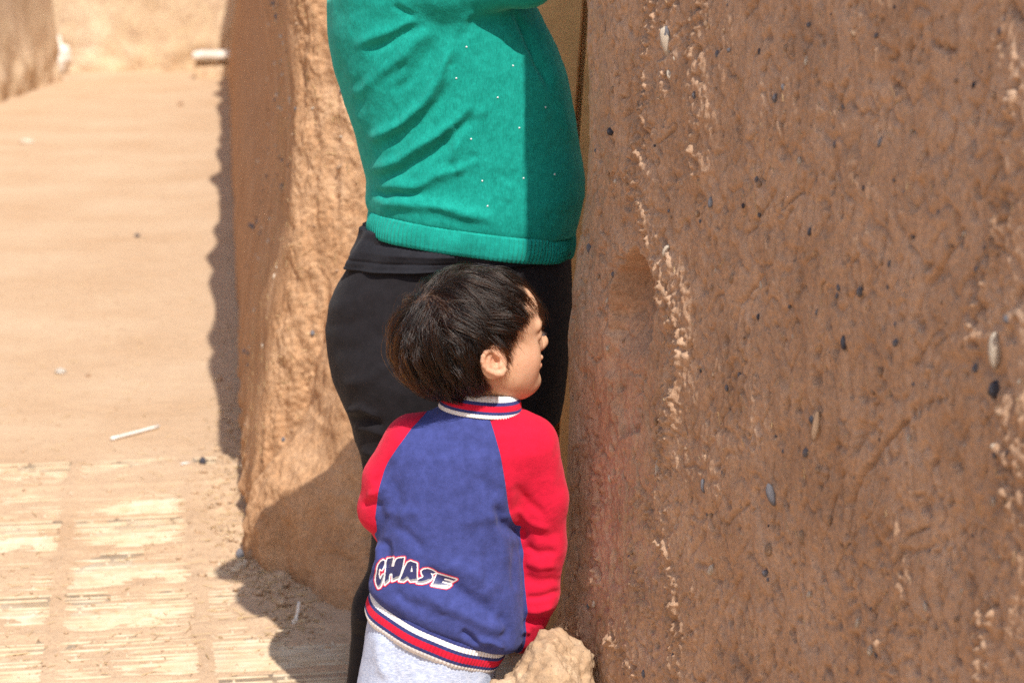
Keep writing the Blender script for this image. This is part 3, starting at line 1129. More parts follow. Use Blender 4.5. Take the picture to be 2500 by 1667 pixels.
gapx = at(1418, 60, 4.5)[0] - 0.14 - 0.078
plank(-0.22, gapx - 0.155, 0, 0.035, 0.02, 2.15)
plank(gapx - 0.15, gapx - 0.006, 0, 0.035, 0.02, 2.15)
plank(gapx + 0.006, gapx + 0.155, -0.004, 0.035, 0.02, 2.15)
plank(gapx + 0.16, gapx + 0.32, 0, 0.035, 0.02, 2.15)
plank(-0.21, gapx + 0.31, 0.0355, 0.052, 0.03, 2.14, 'back_panel')
plank(-0.20, gapx + 0.30, 0.0525, 0.08, 0.30, 0.42, 'rail')
plank(-0.20, gapx + 0.30, 0.0525, 0.08, 1.70, 1.82, 'rail')

# ================================================================== LITTER ON THE GROUND
def tube_mesh(name, pts, rad, seg=10):
    pts = np.asarray(pts, float)
    rad = np.broadcast_to(np.asarray(rad, float), (len(pts),))
    T = np.gradient(pts, axis=0)
    T /= np.linalg.norm(T, axis=1)[:, None]
    up = np.array([0, 0, 1.0]) if abs(T[0, 2]) < 0.9 else np.array([1.0, 0, 0])
    A = np.cross(T, up)
    A /= np.linalg.norm(A, axis=1)[:, None]
    B = np.cross(T, A)
    th = np.linspace(0, 2 * math.pi, seg, endpoint=False)
    V = pts[:, None] + rad[:, None, None] * (np.cos(th)[None, :, None] * A[:, None] + np.sin(th)[None, :, None] * B[:, None])
    V = np.concatenate([V.reshape(-1, 3), pts[:1], pts[-1:]])
    n = len(pts)
    Q = grid_faces(n, seg, True)
    k = np.arange(seg)
    c0_ = np.full(seg, n * seg)
    caps = np.concatenate([np.stack([c0_, (k + 1) % seg, k, k], -1), np.stack([c0_ + 1, (n - 1) * seg + k, (n - 1) * seg + (k + 1) % seg, (n - 1) * seg + (k + 1) % seg], -1)])
    me = bpy.data.meshes.new(name)
    me.from_pydata(V.tolist(), [], Q.tolist() + [c[:3].tolist() for c in caps])
    return me


a, b = gnd(272, 1076), gnd(388, 1046)
a[2] = ground_z(*a[:2]) + 0.008
b[2] = ground_z(*b[:2]) + 0.008
pts = [a + (b - a) * t for t in np.linspace(0, 1, 8)]
rods = link('drinking_straw', tube_mesh('drinking_straw', pts, [0.0060] + [0.0045] * 7), M['white_plastic'])
tag(rods, 'thin white plastic drinking straw lying on the dusty ground', 'straw')


def stone(name, px, py, rx, ry, h, mat, label, seed, cat='stone', group=None):
    c = gnd(px, py)
    k = 1.0 / FPX * c[1]
    me = pebble_mesh(seed).copy()
    me.materials.append(mat)
    o = bpy.data.objects.new(name, me)
    COL.objects.link(o)
    o.scale = (rx * k, ry * k * 2.0, h)
    o.rotation_euler = (0, 0, seed * 1.7)
    o.location = (c[0], c[1], ground_z(c[0], c[1]) + h * 0.45)
    tag(o, label, cat, group)
    return o


stone('stone', 148, 911, 17, 9, 0.014, M['white_stone'], 'small whitish stone lying alone on the earth above the white straw', 3)
stone('stone', 215, 918, 9, 5, 0.007, M['peb_tan'], 'tiny tan stone just right of the whitish stone', 8)
stone('stone', 495, 1138, 12, 7, 0.016, M['peb_dark'], 'dark stone at the edge of the paving near the wall foot', 4)
stone('stone', 585, 1370, 14, 7, 0.018, M['peb_grey'], 'smooth grey stone in the shadow by the wall foot', 5)
stone('stone', 612, 1378, 11, 8, 0.016, M['peb_tan'], 'brown stone touching the grey stone by the wall foot', 6)
stone('stone', 600, 1396, 8, 5, 0.012, M['peb_cream'], 'small pale stone just below the grey stone by the wall foot', 7)
stone('stone', 335, 578, 9, 4, 0.012, M['peb_dark'], 'dark stone alone in the middle of the alley', 9)
stone('stone', 440, 258, 15, 4, 0.03, M['peb_tan'], 'flat brown stone far up the alley left of the wall shadow', 10)
stone('stone', 65, 352, 26, 5, 0.03, M['peb_cream'], 'flat pinkish stone far up the alley at the left', 11)
w0 = at(728, 1490, 4.80)
g0 = gnd(722, 1535)
twig = link('stick', tube_mesh('stick', [g0 + np.array([-.008, 0, .012]), g0 + np.array([.000, 0.004, .018]), g0 + np.array([.003, .008, .032]), g0 + np.array([.006, .014, .048]), g0 + np.array([.006, .018, .060])], [.006, .0085, .0035, .0045, .003]), M['white_stone'])
tag(twig, 'knobbly white bone-like stick leaning on the plastered base', 'stick')
a = gnd(442, 1148)
b = gnd(468, 1140)
a[2] = ground_z(*a[:2]) + 0.004
b[2] = ground_z(*b[:2]) + 0.004
tag(link('straw_stalk', tube_mesh('straw_stalk', [a, (a + b) / 2, b], [.0022, .003, .002], 6), M['rib_white']), 'short pale stalk at the paving edge beside the dark stone', 'stalk')

# loose straw and crumbs on the ground
n = 1500
px = rng.uniform(-50, 700, n)
py = rng.uniform(520, 1660, n)
heap = rng.random(n) < 0.55
t_ = rng.random(n)
hp = np.array([(740, 1560), (690, 1470), (600, 1400), (560, 1250), (560, 1130), (590, 1000), (600, 800)])
k_ = np.minimum((t_ * 6).astype(int), 5)
hx = hp[k_] + (hp[k_ + 1] - hp[k_]) * (t_ * 6 - k_)[:, None] + rng.normal(0, (42, 26), (n, 2))
px = np.where(heap, hx[:, 0], px)
py = np.where(heap, hx[:, 1], py)
G = np.array([gnd(x, y) for x, y in zip(px, py)])
G[:, 2] = [ground_z(x, y) + 0.002 for x, y in G[:, :2]]
th = rng.uniform(0, math.pi, n)
Dg = np.stack([np.cos(th), np.sin(th), rng.normal(0, 0.12, n)], -1)
lit = slivers('straw', G, Dg, np.tile([0, 0, 1.0], (n, 1)), rng.gamma(2.0, 0.008, n) + 0.005, rng.uniform(0.0012, 0.0028, n), M['straw'], None, 0.001)
tag(lit, 'loose bits of dry straw scattered over the alley floor', 'straw', kind='stuff')
n = 1900
t_ = rng.random(n)
k_ = np.minimum((t_ * 6).astype(int), 5)
hx = hp[k_] + (hp[k_ + 1] - hp[k_]) * (t_ * 6 - k_)[:, None] + rng.normal(0, (36, 22), (n, 2))
far_ = rng.random(n) < 0.76
hx[far_] = np.stack([rng.uniform(0, 700, far_.sum()), rng.uniform(560, 1660, far_.sum())], -1)
bmv, bmf = [], []
ico = pebble_mesh(2)
iv = verts_of(ico)[:, :]
bm = bmesh.new()
bmesh.ops.create_icosphere(bm, subdivisions=1, radius=1)
iv = np.array([v.co[:] for v in bm.verts])
ifc = np.array([[v.index for v in f.verts] for f in bm.faces])
bm.free()
G = np.array([gnd(x, y) for x, y in hx])
rr = (rng.gamma(2.0, 0.0019, n) + 0.0015) * np.where(far_, 0.42, 1.0)
G[:, 2] = [ground_z(x, y) for x, y in G[:, :2]] + rr * 0.3
V = (G[:, None] + iv[None] * rr[:, None, None] * rng.uniform(0.45, 1.4, (n, 12, 3)) * np.array([1.2, 1.0, 0.7])).reshape(-1, 3)
Fq = (ifc[None] + np.arange(n)[:, None, None] * 12).reshape(-1, 3)
cr = link('gravel', quads_mesh('gravel', V, Fq), M['earth'], smooth=False)
tag(cr, 'loose crumbs of dry mud lying along the wall foot', 'gravel', kind='stuff')


# ================================================================== PEOPLE: shared cloth helpers
def cut_axis(lo, hi, st):
    return np.arange(lo, hi, st)


def loft_px(F, rows, Y, n=2.2, ends=True, grow=0.0):
    """rows: (py, left px, right px, half depth, centre dy) measured in the plane Y"""
    z, cx, cy, a, b = [], [], [], [], []
    for py, L, R, hd, dy in rows:
        p, q = at(L, py, Y + dy), at(R, py, Y + dy)
        z.append(p[2])
        cx.append((p[0] + q[0]) / 2)
        cy.append(Y + dy)
        a.append((q[0] - p[0]) / 2 + grow)
        b.append(hd + grow)
    return F.loft(z, cx, cy, a, b, n, ends)


def ring_band(name, A, B, depth, cy, height, stripes, ribs, mats, parent, rib_h=0.0007, lean=0.0, puff=0.003, nexp=2.2, seg_per=6, wave=None, roll=0.0):
    """a ribbed knit band: ellipse between silhouette points A (left) and B (right) at its top edge, stripes listed top to bottom as (share, material index)"""
    A, B = np.asarray(A, float), np.asarray(B, float)
    c = (A + B) / 2
    c[1] = cy
    ux = (B - A)
    ux[1] = 0
    hw = np.linalg.norm(ux) / 2
    ux /= 2 * hw
    dn = np.array([ux[2], 0, -ux[0]])
    if dn[2] > 0:
        dn = -dn
    n = ribs * seg_per
    th = np.linspace(0, 2 * math.pi, n, endpoint=False)
    cs, sn = np.cos(th), np.sin(th)
    k = (np.abs(cs) ** nexp + np.abs(sn) ** nexp) ** (-1 / nexp)
    ca, sa = cs * k, sn * k
    rows, mi = [0.0], []
    acc = 0
    for sh, m in stripes:
        sub = max(3, int(round(sh * 22)))
        for j in range(sub):
            rows.append(acc + sh * (j + 1) / sub)
            mi.append(m)
        acc += sh
    rows = np.array(rows) / acc
    V = []
    rib = rib_h * np.cos(th * ribs)
    for v in rows:
        off = puff * math.sin(math.pi * v) - lean * v - roll * smooth01(np.array((v - 0.86) / 0.14)) + rib - 0.004 * (v < 0.01)
        wv = wave(th, v) if wave else 0.0
        p = c + (ux[None] * ((hw + off + wv) * ca)[:, None]) + np.array([0, 1.0, 0])[None] * ((depth + off + wv) * sa)[:, None] + dn[None] * (height * v)
        V.append(p)
    # turned-in lower edge
    V.append(c + (ux[None] * ((hw - 0.012) * ca)[:, None]) + np.array([0, 1.0, 0])[None] * ((depth - 0.012) * sa)[:, None] + dn[None] * height * 0.97)
    mi.append(mi[-1])
    V = np.concatenate(V)
    Q = grid_faces(len(rows) + 1, n, True)
    me = quads_mesh(name, V, Q, np.repeat(mi, n))
    return link(name, me, mats, parent)


def wrinkle(me, amp, scale, seed, octv=3):
    V = verts_of(me)
    V += normals_of(me) * (amp * fbm(V * scale, octv, seed))[:, None]
    set_verts(me, V)


# ================================================================== THE WOMAN
WY0 = 4.0


def wp(px, py, dy=0.0):
    return at(px, py, WY0 + dy)


woman_rows = [(-130, 880, 1215, .150, .02), (-80, 828, 1255, .172, .02), (0, 800, 1302, .178, .02), (80, 801, 1342, .176, .02), (120, 807, 1361, .174, .02), (180, 818, 1384, .172, .02),
              (230, 834, 1394, .170, .02), (330, 868, 1412, .166, .02), (400, 886, 1424, .165, .02), (440, 897, 1428, .165, .02), (480, 893, 1428, .168, .02), (520, 897, 1418, .170, .02), (560, 903, 1408, .168, .02)]
arm_n = [wp(930, -70, -.055), wp(1080, -26, -.125), wp(1290, -48, -.15)]
arm_f = [wp(960, -105, .16), wp(1150, -70, .22), wp(1325, -90, .22)]
hand_n, hand_f = wp(1330, -420, -.05), wp(1345, -420, .16)
hc = wp(968, -345, .03)                       # head centre
foot_n, foot_f = gnd(860, 1880), gnd(1150, 1905)
foot_n[1], foot_f[1] = 3.93, 4.13
kn_n, kn_f = wp(1008, 1335, -.07), wp(1150, 1335, .10)
an_n, an_f = np.array([foot_n[0] + .02, foot_n[1], .09]), np.array([foot_f[0], foot_f[1], .09])


def fingers(F, wrist, tip_dir, side, size=1.0, curl=0.35, r=0.0085):
    """palm, four fingers and a thumb grown from a wrist"""
    d = np.asarray(tip_dir, float)
    d /= np.linalg.norm(d)
    s = np.asarray(side, float)
    s -= d * (s @ d)
    s /= np.linalg.norm(s)
    nrm = np.cross(d, s)
    palm = wrist + d * 0.075 * size
    F.add(F.cone(wrist, palm, 0.026 * size, 0.030 * size), 0.02 * size)
    for k, (o, L) in enumerate(((-.027, .066), (-.009, .078), (.009, .072), (.026, .056))):
        b0 = palm + s * o * size + d * 0.012 * size
        b1 = b0 + (d + nrm * curl * 0.4) * L * 0.55 * size
        b2 = b1 + (d + nrm * curl * 1.6) * L * 0.4 * size
        F.add(F.cone(b0, b1, r * size, r * 0.9 * size), 0.006 * size)
        F.add(F.cone(b1, b2, r * 0.9 * size, r * 0.72 * size), 0.004 * size)
    t0 = wrist + d * 0.03 * size - s * 0.026 * size
    t1 = t0 + (d * 0.7 - s * 0.7 + nrm * 0.2) * 0.04 * size
    t2 = t1 + (d * 0.95 - s * 0.2 + nrm * 0.3) * 0.034 * size
    F.add(F.cone(t0, t1, 0.0115 * size, 0.010 * size), 0.012 * size)
    F.add(F.cone(t1, t2, 0.010 * size, 0.008 * size), 0.005 * size)


# body: one continuous figure under the clothes
Fw = Field(cut_axis(-.46, .26, .0065), cut_axis(3.66, 4.44, .0065), cut_axis(-.02, 1.86, .0065))
Fw.add(loft_px(Fw, [(r[0], r[1] + 38, r[2] - 38, r[3] - .03, r[4]) for r in woman_rows] + [(640, 880, 1370, .135, .02), (800, 830, 1370, .135, .02), (950, 850, 1360, .13, .02)], WY0, 2.2), 0.03)
for a3, hd in ((arm_n, hand_n), (arm_f, hand_f)):
    Fw.add(Fw.cone(a3[0], a3[1], .050, .044), .03)
    Fw.add(Fw.cone(a3[1], a3[2], .044, .037), .02)
    Fw.add(Fw.cone(a3[2], hd, .036, .026), .01)
    fingers(Fw, np.asarray(hd), (-0.35, 0, 0.9), (0, 1, 0), 1.0)
for hip, kn, an in ((wp(1000, 900, -.07), kn_n, an_n), (wp(1160, 900, .10), kn_f, an_f)):
    Fw.add(Fw.cone(hip, kn, .095, .052), .04)
    Fw.add(Fw.cone(kn, an, .050, .036), .02)
    Fw.add(Fw.cone(an + np.array([-.03, 0, -.05]), an + np.array([.14, .01, -.06]), .035, .028), .03)
Fw.add(Fw.cone(wp(975, -110, .03), hc + np.array([-.01, 0, -.06]), .058, .050), .03)
Fw.add(Fw.ell(hc + np.array([-.012, 0, .025]), (.098, .078, .098)), .01)
Fw.add(Fw.ell(hc + np.array([.030, 0, -.045]), (.062, .055, .075)), .03)
Fw.add(Fw.cone(hc + np.array([.088, 0, -.005]), hc + np.array([.104, 0, -.035]), .009, .013), .012)
Fw.add(Fw.ell(hc + np.array([.085, 0, -.07]), (.014, .022, .010)), .008)
for s_ in (-1, 1):
    Fw.add(Fw.ell(hc + np.array([-.005, .080 * s_, -.025]), (.020, .008, .030)), .006)
me = Fw.mesh('person')
relax(me, 2, .4)
at_r = me.attributes.new('rosy', 'FLOAT', 'POINT')
at_s = me.attributes.new('scalp', 'FLOAT', 'POINT')
woman = link('person', me, M['skin'])
tag(woman, 'adult in a teal knit sweater and black leggings, seen from the side with raised arms', 'person')
del Fw

# sweater
Fs = Field(cut_axis(-.45, .27, .0042), cut_axis(3.70, 4.36, .0042), cut_axis(wp(1100, 575)[2], 1.66, .0042))
Fs.add(loft_px(Fs, woman_rows, WY0, 2.35, False), 0.0)
top = wp(1000, -120)[2]
Fs.S = -smin(-Fs.S, -(Fs.Z - (top + .02) + 0 * Fs.S), .06)
for a3, hd, rr_ in ((arm_n, hand_n, (.078, .054, .044, .040)), (arm_f, hand_f, (.085, .075, .062, .044))):
    Fs.add(Fs.cone(a3[0], a3[1], rr_[0], rr_[1]), .035)
    Fs.add(Fs.cone(a3[1], a3[2], rr_[1], rr_[2]), .02)
    e_ = np.asarray(a3[2]) + (np.asarray(hd) - a3[2]) * .86
    Fs.add(Fs.cone(a3[2], e_, rr_[2], rr_[3]), .02)
hemA, hemB = wp(897, 512, .02), wp(1404, 580, .02)
hp_ = (Fs.X - hemA[0]) * ((hemB[2] - hemA[2]) / (hemB[0] - hemA[0])) + hemA[2]
Fs.S = -smin(-Fs.S, -((hp_ - .006) - Fs.Z + 0 * Fs.S), .022)
me = Fs.mesh('sweater')
del Fs


def zf(lst):
    return [(750 + x / 2.412, y / 2.412) for x, y in lst]


relax(me, 3, .5)
folds(me, [
    (zf([(320, 850), (430, 800), (560, 725), (680, 620), (760, 480), (830, 330), (890, 210)]), 14.9, 0.0111),
    (zf([(430, 880), (560, 800), (690, 690), (770, 590), (830, 470)]), 14.9, -0.0074),
    (zf([(330, 1010), (440, 985), (540, 950), (640, 875), (760, 795), (880, 715), (1010, 570)]), 13.8, 0.0104),
    (zf([(400, 1050), (540, 1010), (680, 930), (800, 850), (920, 740), (1010, 640)]), 14.9, -0.0089),
    (zf([(230, 590), (340, 500), (440, 430), (560, 340), (660, 230), (740, 150)]), 14.9, 0.0081),
    (zf([(260, 520), (360, 475), (480, 430), (600, 330)]), 17.2, -0.0055),
    (zf([(330, 320), (450, 255), (570, 195), (680, 140)]), 12.6, -0.0081),
    (zf([(250, 280), (400, 215), (560, 160), (660, 120)]), 13.8, 0.0059),
    (zf([(480, 560), (600, 470), (690, 350), (770, 200)]), 11.5, -0.0048),
    (zf([(380, 1110), (500, 1095), (640, 1110), (760, 1040), (900, 1000), (1010, 930)]), 13.8, 0.0081),
    (zf([(380, 1145), (480, 1140), (600, 1150), (700, 1120)]), 9.2, -0.0059),
    (zf([(370, 1195), (500, 1195), (640, 1200), (800, 1225), (960, 1265), (1150, 1300)]), 13.8, 0.0089),
    (zf([(880, 170), (860, 330), (850, 420)]), 10.3, -0.0037),
    (zf([(900, 200), (930, 120), (1000, 60)]), 10.3, 0.0030),
    (zf([(880, 560), (840, 690), (870, 900), (900, 1010), (890, 1140)]), 9.2, 0.0033),
    (zf([(840, 690), (870, 760)]), 8.0, -0.0037),
    (zf([(950, 720), (880, 860), (760, 1060)]), 10.3, 0.0037),
    (zf([(1060, 640), (960, 700)]), 10.3, 0.0030),
    (zf([(1000, 900), (940, 960), (800, 1010)]), 11.5, -0.0037),
    (zf([(1330, 80), (1400, 260), (1470, 480), (1520, 700), (1560, 900)]), 18.4, 0.0059),
    (zf([(1210, 30), (1290, 190), (1370, 400), (1440, 560)]), 8.0, -0.0074),
    (zf([(1200, 1060), (1160, 1200)]), 20.7, 0.0030),
    (zf([(500, 30), (560, 70), (640, 105)]), 6.9, -0.0044),
    (zf([(140, 380), (230, 520), (330, 700)]), 28.7, -0.0037),
])
wrinkle(me, .0030, 14, 301, 4)
sweater = link('sweater', me, M['teal'], woman)
bvhS = BVHTree.FromPolygons([v.co[:] for v in me.vertices], [p.vertices[:] for p in me.polygons])


def drop(bvh, px, py):
    """point of a surface seen at a photo pixel"""
    o = Vector((0, 0, CAMH))
    t = Vector(at(px, py, 5.0)) - o
    h = bvh.ray_cast(o, t.normalized(), 12)
    return h[0], h[1]


bm = bmesh.new()
bmesh.ops.create_icosphere(bm, subdivisions=2, radius=.0017)
bead = bpy.data.meshes.new('rhinestone')
bm.to_mesh(bead)
bm.free()
bead.materials.append(M['bead'])
for x, y in ((938, 278), (878, 462), (1212, 388), (1122, 575), (1403, 632), (1249, 754), (965, 820), (1031, 1066), (1274, 1050), (1457, 1027), (1062, 1214)):
    h = drop(bvhS, 750 + x / 2.412, y / 2.412)
    if h[0]:
        o = bpy.data.objects.new('rhinestone', bead)
        COL.objects.link(o)
        o.parent = sweater
        o.location = h[0]


def wv_hem(th, v):
    return .0022 * np.sin(th * 5 + 1) + .0016 * np.sin(th * 11 + 2 * v)


ring_band('hem_band', hemA + np.array([.004, 0, .006]), hemB + np.array([-.002, 0, .006]), .171, WY0 + .02, .046, [(1, 0)], 150, [M['teal_rib']], sweater, rib_h=.0011, puff=.003, nexp=2.35, wave=wv_hem, roll=.002)

# black shirt hanging below the sweater
sA, sB = wp(874, 500, .02), wp(1402, 560, .02)
rowsT = 46
nT = 360
th = np.linspace(0, 2 * math.pi, nT, endpoint=False)
k = (np.abs(np.cos(th)) ** 2.3 + np.abs(np.sin(th)) ** 2.3) ** (-1 / 2.3)
V = []
for j in range(rowsT):
    v = j / (rowsT - 1)
    Lp, Rp = wp(np.interp(v, [0, .2, .33, .55, 1], [940, 930, 880, 866, 849]), 505 + v * 142, .02), wp(np.interp(v, [0, .55, .8], [1345, 1350, 1390]), 565 + v * 48, .02)
    c = (Lp + Rp) / 2
    hw = np.linalg.norm(Rp - Lp) / 2
    u_ = (Rp - Lp) / (2 * hw)
    fold_ = .004 * np.sin(th * 7 + 3 * v) * v + .003 * np.sin(th * 13 + 1 + 6 * v) + .004 * math.sin(v * 9) * np.cos(th * 2)
    stitch = -.0022 * math.exp(-((v - .83) / .02) ** 2) + .0015 * (v > .97)
    V.append(c + u_ * ((hw + fold_ + stitch) * np.cos(th) * k)[:, None] + np.array([0, 1, 0]) * ((np.interp(v, [0, .46, .66], [.140, .146, .167]) + fold_ + stitch) * np.sin(th) * k)[:, None])
V.append(V[-1] * .96 + np.mean(V[-1], 0) * .04 + np.array([0, 0, .002]))
me = quads_mesh('shirt', np.concatenate(V), grid_faces(rowsT + 1, nT, True))
folds(me, [([(880, 560), (960, 590), (1060, 580)], 10, .004), ([(870, 610), (950, 600), (1040, 625)], 9, -.004), ([(900, 545), (930, 580), (925, 620)], 9, .004), ([(1120, 610), (1200, 620), (1300, 640)], 10, -.004)])
link('shirt', me, M['black_cotton'], woman)

# leggings
Fl = Field(cut_axis(-.46, .26, .0055), cut_axis(3.70, 4.36, .0055), cut_axis(.07, wp(1100, 560)[2], .0055))
Fl.add(loft_px(Fl, [(560, 880, 1392, .150, .02), (640, 858, 1395, .160, .02), (690, 826, 1396, .166, .02), (740, 803, 1396, .170, .02), (800, 794, 1394, .170, .02), (860, 799, 1390, .166, .02), (920, 812, 1384, .158, .02), (980, 840, 1375, .148, .02), (1030, 868, 1365, .138, .02)], WY0, 2.3), 0.0)
Fl.add(Fl.cone(wp(1000, 930, -.07), kn_n, .112, .072), .05)
Fl.add(Fl.cone(wp(1200, 930, .09), kn_f, .120, .074), .05)
clf = kn_n + (an_n - kn_n) * .38 + np.array([-.012, 0, 0])
Fl.add(Fl.cone(kn_n, clf, .068, .063), .03)
Fl.add(Fl.cone(clf, an_n, .063, .042), .03)
clf = kn_f + (an_f - kn_f) * .38
Fl.add(Fl.cone(kn_f, clf, .068, .064), .03)
Fl.add(Fl.cone(clf, an_f, .064, .042), .03)
me = Fl.mesh('leggings')
del Fl
relax(me, 2, .5)
folds(me, [([(835, 1005), (880, 1000), (930, 1020)], 9, .007), ([(845, 1025), (890, 1025), (940, 1040)], 8, -.008), ([(855, 1045), (900, 1050), (950, 1060)], 8, .005), ([(790, 800), (850, 790), (930, 760)], 12, -.002), ([(875, 1100), (910, 1110), (960, 1100)], 8, .005), ([(880, 1130), (930, 1150)], 8, -.005), ([(890, 1200), (940, 1190)], 8, .004), ([(1010, 690), (985, 780), (962, 900), (955, 1000)], 5, -.0016), ([(800, 760), (860, 740), (940, 700)], 16, .003), ([(805, 860), (880, 850), (960, 800)], 16, -.003), ([(830, 940), (900, 925), (980, 880)], 14, .004),
           ([(860, 1500), (910, 1520), (960, 1510)], 8, .006), ([(850, 1545), (900, 1560), (950, 1545)], 8, -.006)])
wrinkle(me, .0025, 14, 311, 3)
link('leggings', me, M['black_jersey'], woman)

# shoes and hair of the woman (outside the picture, built for completeness)
for an in (an_n, an_f):
    Fh = Field(cut_axis(an[0] - .12, an[0] + .24, .006), cut_axis(an[1] - .08, an[1] + .08, .006), cut_axis(-.01, .14, .006))
    Fh.add(Fh.ell(an + np.array([-.03, 0, -.05]), (.055, .042, .050)), .0)
    Fh.add(Fh.cone(an + np.array([-.02, 0, -.045]), an + np.array([.15, .01, -.055]), .045, .036), .03)
    Fh.S = np.maximum(Fh.S, .004 - Fh.Z)
    link('shoe', Fh.mesh('shoe'), M['shoe'], woman)
Fh = Field(cut_axis(hc[0] - .16, hc[0] + .13, .005), cut_axis(hc[1] - .13, hc[1] + .13, .005), cut_axis(hc[2] - .20, hc[2] + .16, .005))
Fh.add(Fh.ell(hc + np.array([-.018, 0, .028]), (.110, .090, .108)), 0)
Fh.add(Fh.ell(hc + np.array([-.085, 0, -.03]), (.060, .062, .085)), .04)
Fh.cut(Fh.ell(hc + np.array([.095, 0, -.04]), (.085, .10, .105)), .02)
me = Fh.mesh('hair')
V = verts_of(me)
V += normals_of(me) * (.006 * fbm(V * np.array([60, 60, 14]), 3, 77))[:, None]
set_verts(me, V)
link('hair', me, simple('black_hair', (.012, .009, .008), .4, .5), woman)


# ================================================================== THE BOY
BY = 3.50


def bp(px, py, dy=0.0):
    return at(px, py, BY + dy)


PHI = math.radians(21)
UPT = math.radians(0)
hx_ = np.array([math.cos(PHI) * math.cos(UPT), math.sin(PHI) * math.cos(UPT), math.sin(UPT)])
hy_ = np.array([-math.sin(PHI), math.cos(PHI), 0])
hz_ = np.cross(hx_, hy_)
HR = np.stack([hx_, hy_, hz_])
HC = bp(1177, 808)


def hl_(x, y, z):
    return HC + np.array([x, y, z]) @ HR


zneck = bp(1160, 1010)[2]
Fb = Field(cut_axis(-.30, .16, .0019), cut_axis(3.33, 3.76, .0021), np.concatenate([np.arange(0.0, zneck - .01, .006), np.arange(zneck - .01, HC[2] + .125, .0019)]))
# torso, arms and legs under the clothes
boy_rows = [(975, 1095, 1240, .050, .0), (1000, 1062, 1266, .064, .0), (1040, 1016, 1300, .078, .0), (1090, 978, 1312, .088, .0), (1150, 952, 1298, .094, .0), (1220, 937, 1276, .097, .0), (1300, 926, 1268, .099, .0),
            (1380, 913, 1274, .103, .0), (1430, 894, 1279, .107, .0), (1500, 890, 1280, .108, .0), (1570, 884, 1278, .106, .0), (1660, 880, 1270, .10, .0)]
Fb.add(loft_px(Fb, [(r[0], r[1] + 40 if r[0] > 1010 else r[1] + 25, (min(r[2] - 40, 1172) if r[0] > 1450 else r[2] - 40) if r[0] > 1010 else r[2] - 25, r[3] - .025, 0) for r in boy_rows] + [(1800, 905, 1180, .075, 0)], BY, 2.2), .02)
arm_r = [bp(1280, 1095), bp(1318, 1215, .01), bp(1322, 1335, .02), bp(1308, 1450, .025), bp(1272, 1548, .035)]
arm_l = [bp(1015, 1095), bp(958, 1175, .0), bp(938, 1240, .01), bp(985, 1330, .13)]
for pts_, rr_ in ((arm_r, (.040, .034, .028, .024, .021)), (arm_l, (.040, .034, .028, .021))):
    for a_, b_, r0, r1 in zip(pts_[:-1], pts_[1:], rr_[:-1], rr_[1:]):
        Fb.add(Fb.cone(a_, b_, r0, r1), .015)
fingers(Fb, arm_r[-1], (0.45, 0.5, -0.6), (0.3, 1, 0), .62)
fingers(Fb, arm_l[-1], (0.5, 0.7, 0.1), (0, 0, 1), .62)
bfoot = [np.array([-.19, 3.46, 0]), np.array([-.07, 3.53, 0])]
bhip = [bp(970, 1790, -.01), bp(1110, 1790, .01)]
bkn = [(bhip[i] * .5 + bfoot[i] * .5) + np.array([0, .012, .02]) for i in (0, 1)]
for i in (0, 1):
    Fb.add(Fb.cone(bhip[i], bkn[i], .055, .037), .03)
    Fb.add(Fb.cone(bkn[i], bfoot[i] + np.array([0, 0, .05]), .036, .026), .02)
    Fb.add(Fb.cone(bfoot[i] + np.array([0, -.02, .022]), bfoot[i] + np.array([0, .08, .018]), .020, .016), .02)
# neck and head
Fb.add(Fb.cone(hl_(-.020, 0, -.050), bp(1158, 1020, .01), .047, .052), .02)
H = Field.__new__(Field)
k0 = int(np.searchsorted(Fb.ax[2], zneck - .03))
H.ax = (Fb.ax[0], Fb.ax[1], Fb.ax[2][k0:])
H.X, H.Y, H.Z = Fb.X, Fb.Y, Fb.Z[:, :, k0:]
H.S = Fb.S[:, :, k0:]


def he(c, r, k):
    H.add(H.ell(hl_(*c), r, HR), k)


he((-.022, 0, .012), (.107, .082, .082), .01)
he((.040, 0, .026), (.054, .066, .056), .02)
he((.034, 0, -.036), (.060, .058, .068), .03)
for s_ in (-1, 1):
    he((.051, s_ * .033, -.052), (.035, .031, .035), .024)
    H.add(H.cone(hl_(-.008, s_ * .050, -.058), hl_(.062, s_ * .018, -.092), .025, .021), .03)
he((.080, 0, -.089), (.022, .024, .019), .018)
for s_ in (-1, 1):
    H.cut(H.ell(hl_(.104, s_ * .031, -.006), (.018, .017, .013), HR), .014)
    he((.079, s_ * .030, -.007), (.0145, .0165, .0125), .004)
    H.add(H.cone(hl_(.092, s_ * .013, .012), hl_(.078, s_ * .046, .011), .008, .007), .012)
H.add(H.cone(hl_(.086, 0, .000), hl_(.1025, 0, -.022), .0085, .0098), .018)
he((.1045, 0, -.0258), (.0100, .0105, .0090), .014)
for s_ in (-1, 1):
    he((.097, s_ * .0115, -.0305), (.0085, .0068, .0068), .007)
he((.0965, 0, -.0500), (.0105, .0185, .0062), .008)
he((.0950, 0, -.0635), (.0105, .0160, .0072), .008)
H.cut(H.ell(hl_(.106, 0, -.0570), (.010, .017, .0014), HR), .003)


def ez_(x, y, out=0.0):
    """ear sketch coordinates (zoomed photo) to the side of the head"""
    px, py = 1150 + x / 5.6, 720 + y / 5.6
    p = bp(px, py)
    loc = HR @ (p - HC)
    return hl_(loc[0], -(.0795 + out), loc[2]) + np.array([0, 0, 0])


def ear3(x, y, out=0.0):
    # a plane standing off the head, its rear edge turned outwards
    x, y = 305 + (x - 285) * .82, 918 + (y - 930) * .80
    px, py = 1150 + x / 5.6, 720 + y / 5.6
    dy = -.092 - .012 * (430 - x) / 330 - out
    return at(px, py, HC[1] + dy)


